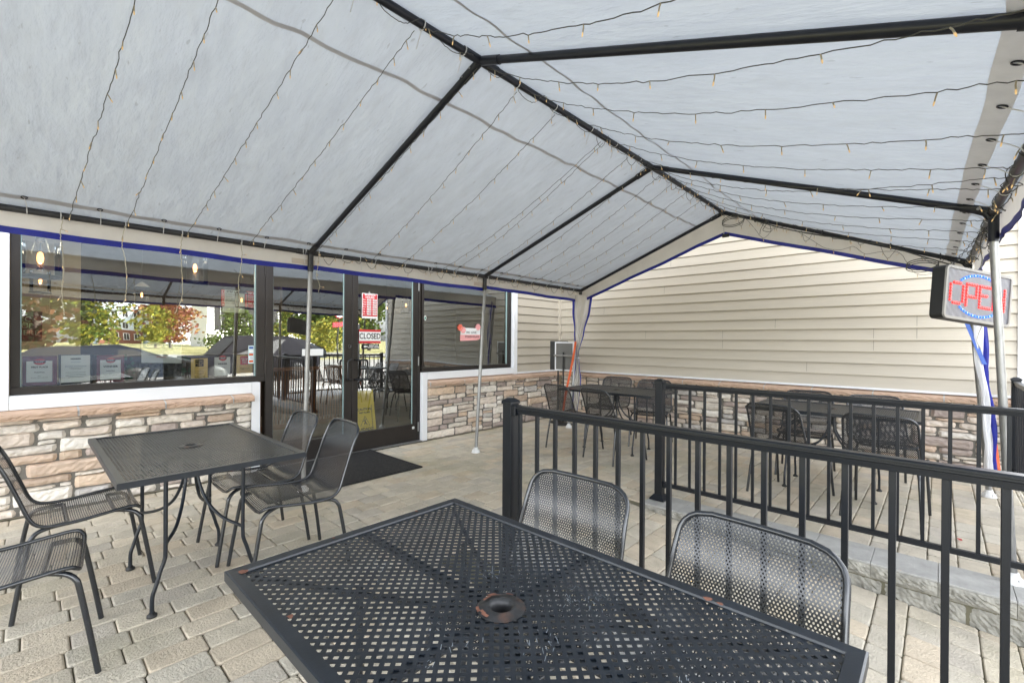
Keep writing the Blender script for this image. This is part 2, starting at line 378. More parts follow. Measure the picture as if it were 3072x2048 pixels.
tag(mb.build('fallen_leaf', leafm, loc=(4.33, -0.12, 0.008)), 'small red fallen leaf on the pavers behind the farther railing', 'leaf')

# ================================================================ RESTAURANT BUILDING
bld = thing('restaurant_building', 'restaurant with cream siding, tan stone base and dark framed glass front at the patio corner', 'building', (0, 5, 0))
bld.location = (0, 0, 0)
SC = [(0.64, 0.55, 0.47), (0.70, 0.64, 0.56), (0.56, 0.43, 0.33), (0.44, 0.365, 0.325), (0.68, 0.62, 0.55), (0.74, 0.69, 0.62), (0.55, 0.52, 0.49), (0.62, 0.48, 0.36), (0.72, 0.65, 0.56), (0.40, 0.33, 0.295), (0.62, 0.53, 0.45), (0.70, 0.61, 0.52)]
def veneer(name, u0, u1, ztop, place, seed, parent):
    """irregular ledge stones; place(u, d, z) maps wall coordinate, depth outwards and height to a point"""
    r = random.Random(seed); cw, ch = 0.03, 0.033
    nx, nz = int((u1 - u0) / cw), int(ztop / ch); ch = ztop / nz; cw = (u1 - u0) / nx
    occ = [[False] * nz for _ in range(nx)]; mb = MB()
    for j in range(nz):
        for i in range(nx):
            if occ[i][j]: continue
            run = 0
            while i + run < nx and not occ[i + run][j] and run < 16: run += 1
            h = r.choice((1, 1, 2, 2, 2, 2, 2, 3, 3) if j < nz - 3 else (1, 2, 2)); h = min(h, nz - j)
            w = {1: r.randint(5, 11), 2: r.randint(5, 13), 3: r.randint(9, 15)}[h]
            w = min(w, run)
            if run - w < 3: w = run
            while h > 1 and (any(occ[i + a][j + h - 1] for a in range(w)) or w < 2.2 * h): h -= 1
            for a in range(w):
                for b in range(h): occ[i + a][j + b] = True
            a0, a1, b0, b1 = u0 + i * cw, u0 + (i + w) * cw, j * ch, (j + h) * ch
            g = r.uniform(0.0015, 0.0035); a0 += g; a1 -= g; b0 += g * 0.7; b1 -= g * 0.7
            J = lambda k: r.uniform(-k, k)
            jx = lambda s_: s_ * r.uniform(-.002, .008)
            c00, c10, c11, c01 = (a0 + jx(1), b0 + J(.005)), (a1 + jx(-1), b0 + J(.005)), (a1 + jx(-1), b1 + J(.005)), (a0 + jx(1), b1 + J(.005))
            D = 0.026 + r.uniform(0, 0.018); sl = J(0.010); sv = J(0.008); f1, f2 = r.uniform(15, 40), r.uniform(0, 6); rc = r.uniform(0.008, 0.02)
            c = r.choice(SC) if r.random() > .25 else r.choice(SC[4:6] + SC[8:9]); k = r.uniform(0.88, 1.12); c = (c[0] * k, c[1] * k, c[2] * k)
            mx_, mz_ = max(4, int(w * 1.1)), max(3, h * 2)
            W_, H_ = a1 - a0, b1 - b0
            def fn(s, t):
                # non-uniform spacing so the rounded edge is narrow
                s = 0.5 - 0.5 * math.cos(math.pi * s) if W_ < .12 else s; t = 0.5 - 0.5 * math.cos(math.pi * t)
                x = (c00[0] * (1 - s) + c10[0] * s) * (1 - t) + (c01[0] * (1 - s) + c11[0] * s) * t
                z = (c00[1] * (1 - s) + c10[1] * s) * (1 - t) + (c01[1] * (1 - s) + c11[1] * s) * t
                ex, ez = min(s, 1 - s) * W_, min(t, 1 - t) * H_
                # pull the four corners in
                q = max(0, rc - ex) + max(0, rc - ez)
                if ex < rc and ez < rc:
                    x += (rc - ex) * 0.35 * (1 if s < .5 else -1); z += (rc - ez) * 0.25 * (1 if t < .5 else -1)
                e = min(ex, ez)
                z += 0.0025 * math.sin(x * f1 + f2) * (1 if H_ > .04 else .5)
                d = D if e > 0.001 else 0.004
                if 0.001 < e < 0.01: d = D * 0.82
                d += sl * (s - .5) + sv * (t - .5) + (r.uniform(-0.005, 0.005) if e > 0.001 else 0)
                return place(x, max(d, 0.003), z)
            mb.grid(fn, mx_, mz_, smooth=False, col=c)
    mb.build(name, stone, parent)
    m2 = MB(); m2.add([place(u0, 0.008, 0), place(u1, 0.008, 0), place(u1, 0.008, ztop), place(u0, 0.008, ztop)], [(0, 1, 2, 3)])
    return m2
SZ = 0.725
fp = lambda u, d, z: (u, 5.03 - d, z)
gp = lambda u, d, z: (6.66 - d, u, z)
for nm, a, b, sd_ in (('stone_base', -3.0, 1.56, 11), ('stone_base', 3.692, 6.62, 12)):
    veneer(nm, a, b, SZ, fp, sd_, bld).build('mortar_bed', mortar, bld)
veneer('stone_base', -0.56, 5.0, SZ, gp, 13, bld).build('mortar_bed', mortar, bld)
def sill(mbs, mbj, u0, u1, place, seed):
    r = random.Random(seed); u = u0
    while u < u1 - 0.01:
        L = r.uniform(0.50, 0.60); b = min(u + L, u1)
        if u1 - b < 0.15: b = u1
        def fr(s, t, a=u + 0.006, b_=b - 0.006):
            x = a + (b_ - a) * s; d = 0.105 + (r.uniform(-0.006, 0.006) if 0 < t < 1 else -0.004)
            return place(x, d, SZ + 0.001 + (0.775 - SZ) * t)
        mbs.grid(fr, 22, 5, smooth=False)
        mbs.add([place(u + .006, .10, .775), place(b - .006, .10, .775), place(b - .006, -.02, .808), place(u + .006, -.02, .808)], [(0, 1, 2, 3)])
        mbs.add([place(u + .006, 0, SZ + .001), place(b - .006, 0, SZ + .001), place(b - .006, .10, SZ + .001), place(u + .006, .10, SZ + .001)], [(0, 1, 2, 3)])
        for q in (u + .006, b - .006): mbs.add([place(q, 0, SZ + .001), place(q, .10, SZ + .001), place(q, .10, .775), place(q, -.02, .808)], [(0, 1, 2, 3)])
        mbj.add([place(u - .007, .097, SZ + .002), place(u + .007, .097, SZ + .002), place(u + .007, .097, .773), place(u - .007, .097, .773)], [(0, 1, 2, 3)])
        mbj.add([place(u - .007, .097, .773), place(u + .007, .097, .773), place(u + .007, -.02, .806), place(u - .007, -.02, .806)], [(0, 1, 2, 3)])
        u = b
for u0, u1, pf, k in ((-3.0, 1.56, fp, 1), (3.692, 6.56, fp, 2), (-0.56, 4.93, gp, 3)):
    a, b = MB(), MB(); sill(a, b, u0, u1, pf, k); a.build('stone_sill', sillm, bld).name; b.build('sill_joint', joint, bld)
# lap siding
PITCH = 0.1348; ZS = 0.80
def lap(mb, u0, u1, z0, z1, place):
    z = z0
    while z < z1:
        zt = min(z + PITCH, z1)
        P = [(-.005, z - .0065), (-.005, z + .001), (.019, z + .0005), (.021, z + .004), (.014, z + .05), (.004, zt - .0065), (-.005, zt - .0065)]
        for (d0, za), (d1, zb) in zip(P[:-1], P[1:]):
            mb.add([place(u0, d0, za), place(u1, d0, za), place(u1, d1, zb), place(u0, d1, zb)], [(0, 1, 2, 3)])
        z += PITCH
fs = lambda u, d, z: (u, 5.035 - d, z)
gs = lambda u, d, z: (6.64 - d, u, z)
mb = MB(); lap(mb, 5.47, 6.60, 0.828, 7.0, fs); lap(mb, -3.0, 5.47, 2.5, 7.0, fs); mb.build('lap_siding', siding, bld)
mb = MB(); lap(mb, -0.56, 5.0, 0.828, 9.0, gs); mb.build('lap_siding', siding, bld)
mb = MB(); mb.box((6.588, 4.985, 0.80), (6.632, 5.03, 9)); mb.build('corner_post', siding, bld)
mb = MB(); mb.box((6.605, -0.64, 0.79), (6.70, -0.555, 9)); mb.box((6.60, -0.64, -0.02), (6.70, -0.555, 0.789)); mb.build('corner_board', trimw, bld)
mb = MB(); mb.box((6.60, -0.554, 0.805), (6.64, 4.99, 0.829)); mb.box((5.47, 4.996, 0.805), (6.585, 5.03, 0.829)); mb.build('starter_strip', trimw, bld)
sj = MB()
for (y, z0_, n) in ((2.95, 12, 2), (0.55, 3, 2), (0.55, 1, 0), (3.35, 4, 1), (1.55, 5, 1), (0.18, 4, 2), (4.1, 7, 1), (1.2, 1, 1), (2.2, 3, 2), (3.05, 9, 1)):
    for k in range(n):
        zz = 0.828 + (z0_ + k) * PITCH; sj.add([(6.620, y, zz + .006), (6.620, y + .004, zz + .006), (6.633, y + .004, zz + PITCH - .003), (6.633, y, zz + PITCH - .003)], [(0, 1, 2, 3)])
sj.build('siding_seam', seamd, bld)
# solid wall bodies; unseen upper parts raised extra tall to shade the patio
mb = MB(); mb.box((6.662, -0.6, -0.4), (7.2, 14, 9)); mb.box((-3, 5.04, 2.46), (6.66, 5.2, 7)); mb.box((-3.0, 5.04, -0.4), (1.55, 5.2, 0.85)); mb.box((3.70, 5.04, -0.4), (6.66, 5.2, 0.85))
mb.box((5.45, 5.04, 0.851), (6.66, 5.2, 2.459)); mb.box((-3, 5.04, 0.851), (-0.08, 5.2, 2.459)); mb.box((-3.2, 5.0, -.4), (-3.001, 14, 7)); mb.box((-3.2, 13, -.4), (6.66, 13.2, 7)); mb.box((-3.2, 5.201, 2.9), (6.66, 12.99, 3.05)); mb.box((-3.2, 5.0, 6.9), (6.66, 13, 7.02))
mb.build('wall', inwall, bld)
# white trim
for a_, b_ in (((-3.0, 5.0, 0.80), (-0.078, 5.12, 2.6)), ((-0.076, 5.0, 0.80), (1.55, 5.12, 0.904)), ((1.552, 5.0, 0.0), (1.628, 5.12, 0.904)),
               ((3.612, 5.0, 0.0), (3.69, 5.12, 0.905)), ((3.692, 5.0, 0.81), (5.384, 5.12, 0.905)), ((5.386, 5.0, 0.80), (5.468, 5.12, 2.5))):
    mb = MB(); mb.bbox(a_, b_, 0.002); mb.build('trim_board', trimw, bld)
# windows
def window(x0, x1, z0, z1, fl, fr_, fb):
    f = MB(); y0, y1 = 5.06, 5.15
    f.bbox((x0, y0, z0), (x1, y1, z0 + fb), .003); f.bbox((x0, y0, z0 + fb + .0005), (x0 + fl, y1, z1), .003); f.bbox((x1 - fr_, y0, z0 + fb + .0005), (x1, y1, z1), .003); f.bbox((x0 + fl + .0005, y0, z1 - .06), (x1 - fr_ - .0005, y1, z1), .003)
    w = f.build('window', bronze, bld)
    g = MB(); g.add([(x0 + fl, 5.10, z0 + fb), (x1 - fr_, 5.10, z0 + fb), (x1 - fr_, 5.10, z1 - .06), (x0 + fl, 5.10, z1 - .06)], [(0, 1, 2, 3)]); g.build('pane', glass, w)
    e = MB(); e.box((x0 + fl, 5.085, z0 + fb), (x0 + fl + .006, 5.105, z1 - .06)); e.build('gasket', seal, w); e = MB(); e.box((x1 - fr_ - .007, 5.085, z0 + fb), (x1 - fr_, 5.105, z1 - .06)); e.build('gasket', seal, w)
window(-0.074, 1.690, 0.906, 2.46, 0.052, 0.082, 0.058)
window(3.640, 5.382, 0.907, 2.46, 0.03, 0.075, 0.058)
# doors
def door(x0, x1, hl, hr, hx, hinge):
    f = MB(); y0, y1 = 5.06, 5.11
    f.bbox((x0, y0, 0.012), (x1, y1, 0.232), .003)
    f.bbox((x0, y0, 0.2325), (x0 + hl, y1, 2.28), .003); f.bbox((x1 - hr, y0, 0.2325), (x1, y1, 2.28), .003); f.bbox((x0 + hl + .0005, y0, 2.18), (x1 - hr - .0005, y1, 2.28), .003)
    d = f.build('door', bronze, bld)
    g = MB(); g.add([(x0 + hl, 5.085, .232), (x1 - hr, 5.085, .232), (x1 - hr, 5.085, 2.18), (x0 + hl, 5.085, 2.18)], [(0, 1, 2, 3)]); g.build('pane', glass, d)
    e = MB(); e.box((x0 + hl, 5.075, .235), (x0 + hl + .005, 5.09, 2.18)); e.build('gasket', seal, d); e = MB(); e.box((x1 - hr - .006, 5.075, .235), (x1 - hr, 5.09, 2.18)); e.build('gasket', seal, d)
    hg = MB(); X = x0 - .004 if hinge < 0 else x1 + .004
    for zz in (0.13, 1.0, 1.99): hg.tube([(X, 5.055, zz), (X, 5.055, zz + .12)], 0.009, 8)
    hg.build('hinge', galv if hinge > 0 else bronze, d); return d
d1 = door(1.697, 2.640, 0.072, 0.092, 2.655 - .05, -9)
d2 = door(2.645, 3.578, 0.074, 0.078, 2.68, 9)
# the two pulls sit on the meeting stiles; each reaches away from the gap
for d, s2 in ((d1, -1), (d2, 1)):
    hx = 2.612 if s2 < 0 else 2.69; a, b, w = 0.868, 1.10, 0.085
    if s2 < 0: hx, s2, w = 2.618, -1, 0.06
    else: w = 0.115
    h = MB(); h.tube(smooth_path([(hx, 5.062, b), (hx, 5.0, b)], 2) + [(hx + s2 * .012, 4.99, b), (hx + s2 * (w - .025), 4.99, b), (hx + s2 * (w - .008), 4.99, b - .008), (hx + s2 * w, 4.99, b - .028), (hx + s2 * w, 4.99, a + .028), (hx + s2 * (w - .008), 4.99, a + .008), (hx + s2 * (w - .025), 4.99, a), (hx + s2 * .012, 4.99, a), (hx, 5.0, a), (hx, 5.062, a)], 0.012, 10)
    h.build('handle', black, d)
lk = MB(); lk.lathe([(0, -.006), (.013, -.006), (.018, -.002), (.018, .004)], 16, Matrix.Translation((2.61, 5.056, 1.262)) @ Matrix.Rotation(R(90), 4, 'X')); lk.build('lock', galv, d1)
mb = MB(); mb.bbox((1.692, 5.07, 2.285), (3.61, 5.15, 2.46), .003); mb.bbox((3.583, 5.055, 0.01), (3.611, 5.15, 2.2845), .003); mb.box((1.692, 5.062, 0.0), (1.6965, 5.15, 2.28)); mb.build('door_frame', bronze, bld)
mb = MB(); mb.bbox((1.63, 5.0, 0.0), (3.61, 5.12, 0.011), .002); mb.build('threshold', galv, bld)
mb = MB(); mb.box((3.49, 5.057, .17), (3.522, 5.0595, .20)); mb.build('door_sticker', paper, d2)
text('R', .02, inkm, (3.506, 5.056, .185), d2)

# ================================================================ INTERIOR
mb = MB(); mb.add([(-3, 5.2, 0.0), (6.66, 5.2, 0.0), (6.66, 13, 0.0), (-3, 13, 0.0)], [(0, 1, 2, 3)]); struct('interior_floor', mb, infloor)
mb = MB(); mb.add([(-3, 5.2, 2.85), (-3, 13, 2.85), (6.66, 13, 2.85), (6.66, 5.2, 2.85)], [(0, 1, 2, 3)]); mb.build('interior_ceiling', inceil, bld)
mb = MB(); mb.box((-3, 9.0, 0), (0.55, 9.1, 2.85)); mb.build('partition_wall', inwall, bld)
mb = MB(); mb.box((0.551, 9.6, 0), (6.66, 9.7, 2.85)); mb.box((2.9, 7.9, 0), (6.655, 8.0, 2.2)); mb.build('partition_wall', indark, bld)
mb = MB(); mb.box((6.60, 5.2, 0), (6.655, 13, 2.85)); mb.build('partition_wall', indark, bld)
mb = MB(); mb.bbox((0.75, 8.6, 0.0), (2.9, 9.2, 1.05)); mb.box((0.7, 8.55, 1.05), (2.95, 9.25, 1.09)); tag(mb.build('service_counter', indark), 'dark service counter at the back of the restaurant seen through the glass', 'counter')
# ceiling light panels
PANELS = []
for (x, y, L, lab) in ((0.45, 7.6, 1.0, 'lit ceiling panel above the left end of the big front window'), (1.9, 8.3, 1.1, 'lit ceiling panel over the menu board inside'), (3.0, 8.2, 1.2, 'lit ceiling strip seen through the left glass door'), (1.35, 6.6, 0.16, 'small round lit ceiling light inside the big window')):
    mb = MB(); mb.box((x, y, 2.80), (x + L, y + 0.3, 2.835)); o = thing('ceiling_light', lab, 'ceiling light', (0, 0, 0), group='lit ceiling lights inside')
    mb.build('housing', chalk, o); m2 = MB(); m2.add([(x + .02, y + .02, 2.798), (x + L - .02, y + .02, 2.798), (x + L - .02, y + .28, 2.798), (x + .02, y + .28, 2.798)], [(0, 3, 2, 1)]); m2.build('diffuser', panelglow, o); PANELS.append((o, (x + L / 2, y + .15, 2.79), L))
def room_light(o, loc, w, size=None, col=(1, .78, .5)):
    ld_ = bpy.data.lights.new('lamp_light', 'AREA' if size else 'POINT'); ld_.energy = w; ld_.color = col
    if size: ld_.shape = 'RECTANGLE'; ld_.size, ld_.size_y = size
    else: ld_.shadow_soft_size = .0
    q = bpy.data.objects.new('lamp_light', ld_); S.collection.objects.link(q); q.parent = o; q.location = loc
def pendant(x, y, z, rad, h, lab, lantern=False):
    o = thing('pendant_lamp', lab, 'pendant lamp', (x, y, z), group='lit pendant lamps inside')
    m = MB(); m.tube([(0, 0, h * .55), (0, 0, 2.84 - z)], .006, 6); m.build('cord', chalk, o)
    if lantern:
        m = MB(); s = rad * .8
        for a in (-s, s):
            for b in (-s, s): m.box((a - .004, b - .004, -h / 2), (a + .004, b + .004, h / 2))
        m.box((-s - .01, -s - .01, -h / 2 - .01), (s + .01, s + .01, -h / 2)); m.add([(-s - .015, -s - .015, h / 2), (s + .015, -s - .015, h / 2), (s + .015, s + .015, h / 2), (-s - .015, s + .015, h / 2), (0, 0, h * .85)], [(0, 1, 4), (1, 2, 4), (2, 3, 4), (3, 0, 4), (3, 2, 1, 0)])
        m.build('lantern_frame', chalk, o)
    else:
        m = MB(); m.lathe([(rad, -h / 2), (rad, h / 2)], 28); m.build('glass_cylinder', clear, o)
        m = MB(); m.lathe([(0, -h / 2 - .02), (rad * 1.06, -h / 2 - .02), (rad * 1.06, -h / 2), (0, -h / 2)], 28); m.lathe([(0, h * .45), (.03, h * .45), (.03, h * .62), (0, h * .62)], 14); m.build('base_ring', chalk, o)
    m = MB(); k = rad * .17; m.lathe([(0, -k * 2.4), (k * .8, -k * 1.6), (k, 0), (k * .7, k * 1.8), (0, k * 2.4)], 12); m.build('bulb', warmglow, o); room_light(o, (0, 0, -k * 3), .25)
for o_, l_, L_ in PANELS: room_light(o_, l_, 1.2 * L_, (L_, .26), (1, .85, .62))
pendant(0.09, 5.62, 2.02, .135, .30, 'large lit glass cylinder pendant lamp at the left edge of the big window')
pendant(0.118, 7.3, 1.97, .085, .24, 'smaller lit glass pendant lamp below and behind the large one at the window left edge')
pendant(1.03, 7.5, 1.90, .075, .20, 'lit lantern pendant in the middle of the big window, over the reflected tree', True)
pendant(1.273, 5.95, 2.11, .12, .32, 'lit glass cylinder pendant right of the middle of the big window, near the glass')
pendant(2.182, 7.5, 1.91, .075, .20, 'lit black lantern pendant hanging in front of the menu board', True)
pendant(4.348, 6.5, 1.92, .07, .22, 'lit pendant bulb seen through the right glass door over the reflected siding')
pendant(4.60, 7.5, 1.93, .05, .16, 'tiny lit pendant seen beside the business hours sign')
# menu board far inside
mn = thing('menu_board', 'pale blue and red hanging menu board reading STEP 1 and STEP 2 inside the window', 'menu board', (0, 0, 0))
Y = 7.9; k = Y / 5.14
def mk(name, x0, z0_, x1, z1, m, y=Y):
    b = MB(); b.bbox((x0, y, z0_), (x1, y + .02, z1), .002); return b.build(name, m, mn)
zz = lambda z: 1.337 + (z - 1.337) * k
mk('menu_panel', 1.33 * k, zz(1.60), 1.523 * k, zz(1.823), palebl); mk('red_panel', 1.525 * k, zz(1.66), 1.626 * k, zz(1.823), redm); 
mk('side_strip', 1.318 * k, zz(1.66), 1.345 * k, zz(1.822), redm, Y - .008)
text('CREATE A', .034 * k, paper, (1.331 * k, Y - .0095, zz(1.74)), mn, rot=(R(90), R(90), 0))
text('STEP 1', .028 * k, inkm, (1.40 * k, Y - .002, zz(1.805)), mn, bold=.001)
for i, t in enumerate(('STUFFED CABBAGE', 'KIELBASA', 'SPARE RIBS', "HUNTER'S STEW", 'DAILY STEW')):
    text(t, .0145 * k, inkm, (1.352 * k, Y - .002, zz(1.778 - i * .022)), mn, align='LEFT')
text('STEP 2', .024 * k, paper, (1.575 * k, Y - .002, zz(1.805)), mn, bold=.001); text('STEP 3', .024 * k, paper, (1.575 * k, Y - .002, zz(1.70)), mn, bold=.001)
for i in range(3): mk('text_line', 1.535 * k, zz(1.775 - i * .018), 1.615 * k, zz(1.772 - i * .018), paper, Y - .003)
# red pick-up counter sign at the left edge
pk = thing('pickup_sign', 'small dark red sign reading PICK UP HERE at the left edge inside the window', 'sign', (0, 0, 0))
b = MB(); b.bbox((-.10, 7.0, 1.30), (.13, 7.02, 1.62), .002); b.build('panel', maroon, pk)
text('PICK\nUP\nHERE', .075, tape, (.02, 6.997, 1.46), pk)
# brown slatted partition behind the left door
sp = thing('slatted_partition', 'brown wooden slatted partition standing behind the left glass door', 'partition', (0, 0, 0))
b = MB()
for i in range(34): b.box((2.15 + i * .042, 6.9, .12), (2.172 + i * .042, 6.92, .88))
b.build('slats', wood, sp); b = MB(); b.bbox((2.12, 6.88, .88), (3.62, 6.95, .93), .004); b.bbox((2.12, 6.88, .05), (3.62, 6.95, .12), .004); b.build('rail', wood, sp)
def inchair(x, y, a, lab):
    o = thing('dining_chair', lab, 'dining chair', (x, y, 0), a, 'dark dining chairs inside'); m = MB()
    m.bbox((-.2, -.2, .43), (.2, .2, .46), .01); m.build('seat', chalk, o)
    m = MB(); m.bbox((-.22, -.19, .62), (-.20, .19, .88), .008); m.build('backrest', chalk, o)
    for a_ in (-.18, .18):
        for b_ in (-.18, .18):
            m = MB(); m.tube([(a_ * 1.08, b_ * 1.08, 0), (a_, b_, .43 if a_ > 0 else .86)], .011, 6); m.build('leg', chalk, o)
inchair(0.2, 6.3, R(80), 'dark dining chair inside behind the leftmost framed award')
inchair(1.0, 6.4, R(100), 'dark dining chair inside behind the ivy planter'); inchair(4.4, 6.3, R(95), 'dark dining chair inside the right window')
inchair(5.0, 6.3, R(85), 'dark dining chair inside close to the right end of the window')
t = thing('dining_table', 'dark dining table inside behind the window awards', 'dining table', (0.6, 7.0, 0)); m = MB(); m.bbox((-.6, -.4, .72), (.6, .4, .76), .006); m.build('tabletop', chalk, t)
m = MB(); m.tube([(0, 0, .03), (0, 0, .72)], .04, 12); m.lathe([(0, .0), (.25, .0), (.25, .02), (.04, .05)], 20); m.build('pedestal', chalk, t)
# ---- things standing on the inner window ledge, against the glass
ld = MB(); ld.box((-.07, 5.155, .90), (1.69, 5.40, .962)); ld.box((3.66, 5.155, .90), (5.38, 5.40, .962)); ld.build('inner_ledge', indark, bld)
def award(name, lab, x0, x1, z0_, z1, back, sheet, lines, px=None, seal_=None, y=5.135, gold=False):
    o = thing(name, lab, 'award plaque', (0, 0, 0)); b = MB(); b.bbox((x0, y, z0_), (x1, y + .012, z1), .0015); b.build('backing', back, o)
    if sheet:
        b = MB(); b.box((sheet[0], y - .004, sheet[2]), (sheet[1], y - .0005, sheet[3])); b.build('certificate', paper if not gold else goldm, o)
    f = y - (.0045 if sheet else .0006)
    for (t, size, z, m, bo) in lines:
        cx = (sheet[0] + sheet[1]) / 2 if sheet else (x0 + x1) / 2
        if t == '_':
            b = MB(); w = size; b.add([(cx - w, f, z), (cx + w, f, z), (cx + w, f, z + .0022), (cx - w, f, z + .0022)], [(0, 1, 2, 3)]); b.build('text_line', m, o)
        else: text(t, size, m, (cx, f, z), o, bold=bo)
    if seal_:
        cx, cz, rx, rz2 = seal_; b = MB()
        def ell(rx, rz2, yy): return [(cx + rx * math.cos(a * math.pi / 12), yy, cz + rz2 * math.sin(a * math.pi / 12)) for a in range(24)]
        b.add(ell(rx, rz2, f - .002), [tuple(range(24))]); b.build('round_seal', redm, o)
        b = MB(); b.add([(cx - rx, f - .003, cz - rz2 * .3), (cx + rx, f - .003, cz - rz2 * .3), (cx + rx, f - .003, cz + rz2 * .3), (cx - rx, f - .003, cz + rz2 * .3)], [(0, 1, 2, 3)]); b.build('seal_band', inkm, o)
        text("READERS'", rz2 * .5, paper, (cx, f - .0035, cz + .003), o)
        text('CHOICE', rz2 * .4, paper, (cx, f - .0035, cz - .007), o)
    return o
Yg = 5.135
award('framed_award', 'maroon plaque with a white sheet reading FIRST PLACE in the left corner of the window', -.010, .178, .966, 1.194, maroon, (.010, .152, .992, 1.156), (('FIRST PLACE', .0165, 1.108, inkm, .0006), ('PolishPlate', .013, 1.068, inkm, .0002), ('BEST', .009, 1.040, greyp, 0), ('POLISH RESTAURANT', .0095, 1.026, greyp, 0)), seal_=(.081, 1.150, .034, .024))
award('framed_award', 'clear framed white sheet reading MEMBER, second award from the left in the window', .186, .388, .964, 1.204, chalk, (.200, .372, .978, 1.198), (('MEMBER', .0165, 1.168, inkm, .0006), ('_', .03, 1.140, bluebr, 0), ('Chamber of Commerce', .013, 1.108, bluebr, 0), ('Advancing Business for a', .008, 1.094, inkm, 0), ('Strong Community', .008, 1.084, inkm, 0), ('_', .06, 1.058, inkm, 0), ('_', .06, 1.042, inkm, 0), ('_', .06, 1.030, inkm, 0), ('_', .045, 1.018, inkm, 0)))
award('framed_award', 'maroon plaque with white sheet reading WINNER, just left of the ivy planter', .412, .590, .962, 1.196, maroon, (.434, .566, .986, 1.154), (('WINNER', .0235, 1.098, inkm, .0008), ('PolishPlate', .0125, 1.062, inkm, .0002), ('BEST', .008, 1.036, greyp, 0), ('POLISH RESTAURANT', .0088, 1.024, greyp, 0)), seal_=(.500, 1.150, .030, .022))
award('framed_award', 'black plaque with a gold plate reading Press BEST OF 2022 right of the ivy planter', 1.062, 1.212, .962, 1.158, chalk, (1.070, 1.204, .966, 1.152), (('_', .040, 1.03, inkm, 0), ('_', .04, 1.015, inkm, 0), ('PolishPlate', .010, 1.000, inkm, 0), ('The Record Press', .012, .980, inkm, .0003)), gold=True)
aw = [q for q in S.collection.objects if q.name.startswith('framed_award')][-1]
b = MB(); b.box((1.105, 5.1295, 1.075), (1.170, 5.1305, 1.142)); b.build('emblem', inkm, aw); text('Press', .024, goldm, (1.1375, 5.1288, 1.127), aw); text('BEST OF\n2022', .017, goldm, (1.1375, 5.1288, 1.096), aw)
award('framed_award', 'small white sheet reading WINNER with a red seal, between the gold plaques', 1.262, 1.396, .975, 1.160, paper, None, (('WINNER', .020, 1.093, inkm, .0008), ('PolishPlate', .011, 1.056, inkm, .0002), ('BEST', .007, 1.034, greyp, 0), ('POLISH RESTAURANT', .0065, 1.024, greyp, 0)), seal_=(1.330, 1.150, .034, .026))
ga = award('framed_award', 'tan and red award sheet at the right corner of the big window', 1.452, 1.600, .966, 1.178, goldm, None, (('_', .05, 1.060, maroon, 0), ('POLISH PLATE', .014, 1.040, inkm, .0004), ('_', .05, 1.022, inkm, 0), ('The Record Press', .0095, 1.000, inkm, 0)))
b = MB(); b.box((1.485, 5.1335, 1.078), (1.560, 5.1345, 1.165)); b.build('emblem', redm, ga); text('Dining\nBEST\n2021', .022, paper, (1.522, 5.132, 1.122), ga)
# curved certificate leaning on the planter
ce = thing('curved_certificate', 'curled white certificate with a blue banner standing on the embossed planter', 'certificate')
b = MB(); b.grid(lambda s, t: (.705 + .292 * s, 5.135 + .03 * math.sin(math.pi * s), 1.122 + .19 * t - .012 * s), 12, 3); b.build('certificate', paper, ce)
b = MB(); b.grid(lambda s, t: (.715 + .28 * s, 5.133 + .03 * math.sin(math.pi * s), (1.255 - .03 * math.sin(s * 3.0)) * (1 - t) + (1.312 - .012 * s) * t), 12, 2); b.build('banner', mat('teal_banner', (.03, .15, .25), .5), ce)
b = MB(); b.add([(.795 + .062 * math.cos(a * math.pi / 10), 5.137, 1.278 + .026 * math.sin(a * math.pi / 10)) for a in range(20)], [tuple(range(20))]); b.build('logo_oval', paper, ce)
text('AWARDS', .026, bluebr, (.795, 5.130, 1.275), ce); text('PolishPlate', .015, inkm, (.85, 5.152, 1.205), ce); text('BEST Polish', .015, redm, (.85, 5.152, 1.172), ce)
for z in (1.223, 1.190): b = MB(); b.box((.75, 5.151, z), (.95, 5.1515, z + .002)); b.build('text_line', inkm, ce)
pl = thing('embossed_planter', 'dark embossed metal planter with ivy on the window ledge under the curled certificate', 'planter')
b = MB(); b.add([(.70, 5.17, .985), (1.0, 5.17, .985), (1.01, 5.17, 1.12), (.69, 5.17, 1.12), (.70, 5.30, .985), (1.0, 5.30, .985), (1.01, 5.32, 1.12), (.69, 5.32, 1.12)], [(0, 1, 2, 3), (5, 4, 7, 6), (1, 5, 6, 2), (4, 0, 3, 7), (4, 5, 1, 0)])
for i in range(7):
    for j in range(3):
        cx, cz = .722 + i * .043, 1.008 + j * .043
        b.add([(cx - .02, 5.169, cz), (cx, 5.169, cz - .02), (cx + .02, 5.169, cz), (cx, 5.169, cz + .02), (cx, 5.160, cz)], [(0, 1, 4), (1, 2, 4), (2, 3, 4), (3, 0, 4)])
b.build('pot', pipeg, pl)
b = MB(); r = random.Random(5)
for k in range(60):
    a = r.choice((0, 1)); cx = (.66 - r.random() * .14 if a else 1.0 + r.random() * .10); cz = r.uniform(.98, 1.18) ; cy = r.uniform(5.17, 5.22); s = r.uniform(.014, .03); th = r.uniform(0, 6.3); q = r.uniform(-.01, .01)
    b.add([(cx, cy, cz), (cx + s * math.cos(th), cy + q, cz + s * math.sin(th)), (cx + 1.6 * s * math.cos(th + .6), cy, cz + 1.6 * s * math.sin(th + .6)), (cx + s * math.cos(th + 1.2), cy - q, cz + s * math.sin(th + 1.2))], [(0, 1, 2, 3)])
b.build('foliage', ivy, pl)
st = thing('card_sticker_strip', 'narrow strip of payment card stickers on the right edge of the big window', 'sticker')
b = MB(); b.box((1.546, 5.094, 1.09), (1.596, 5.096, 1.272)); b.build('strip', palebl, st)
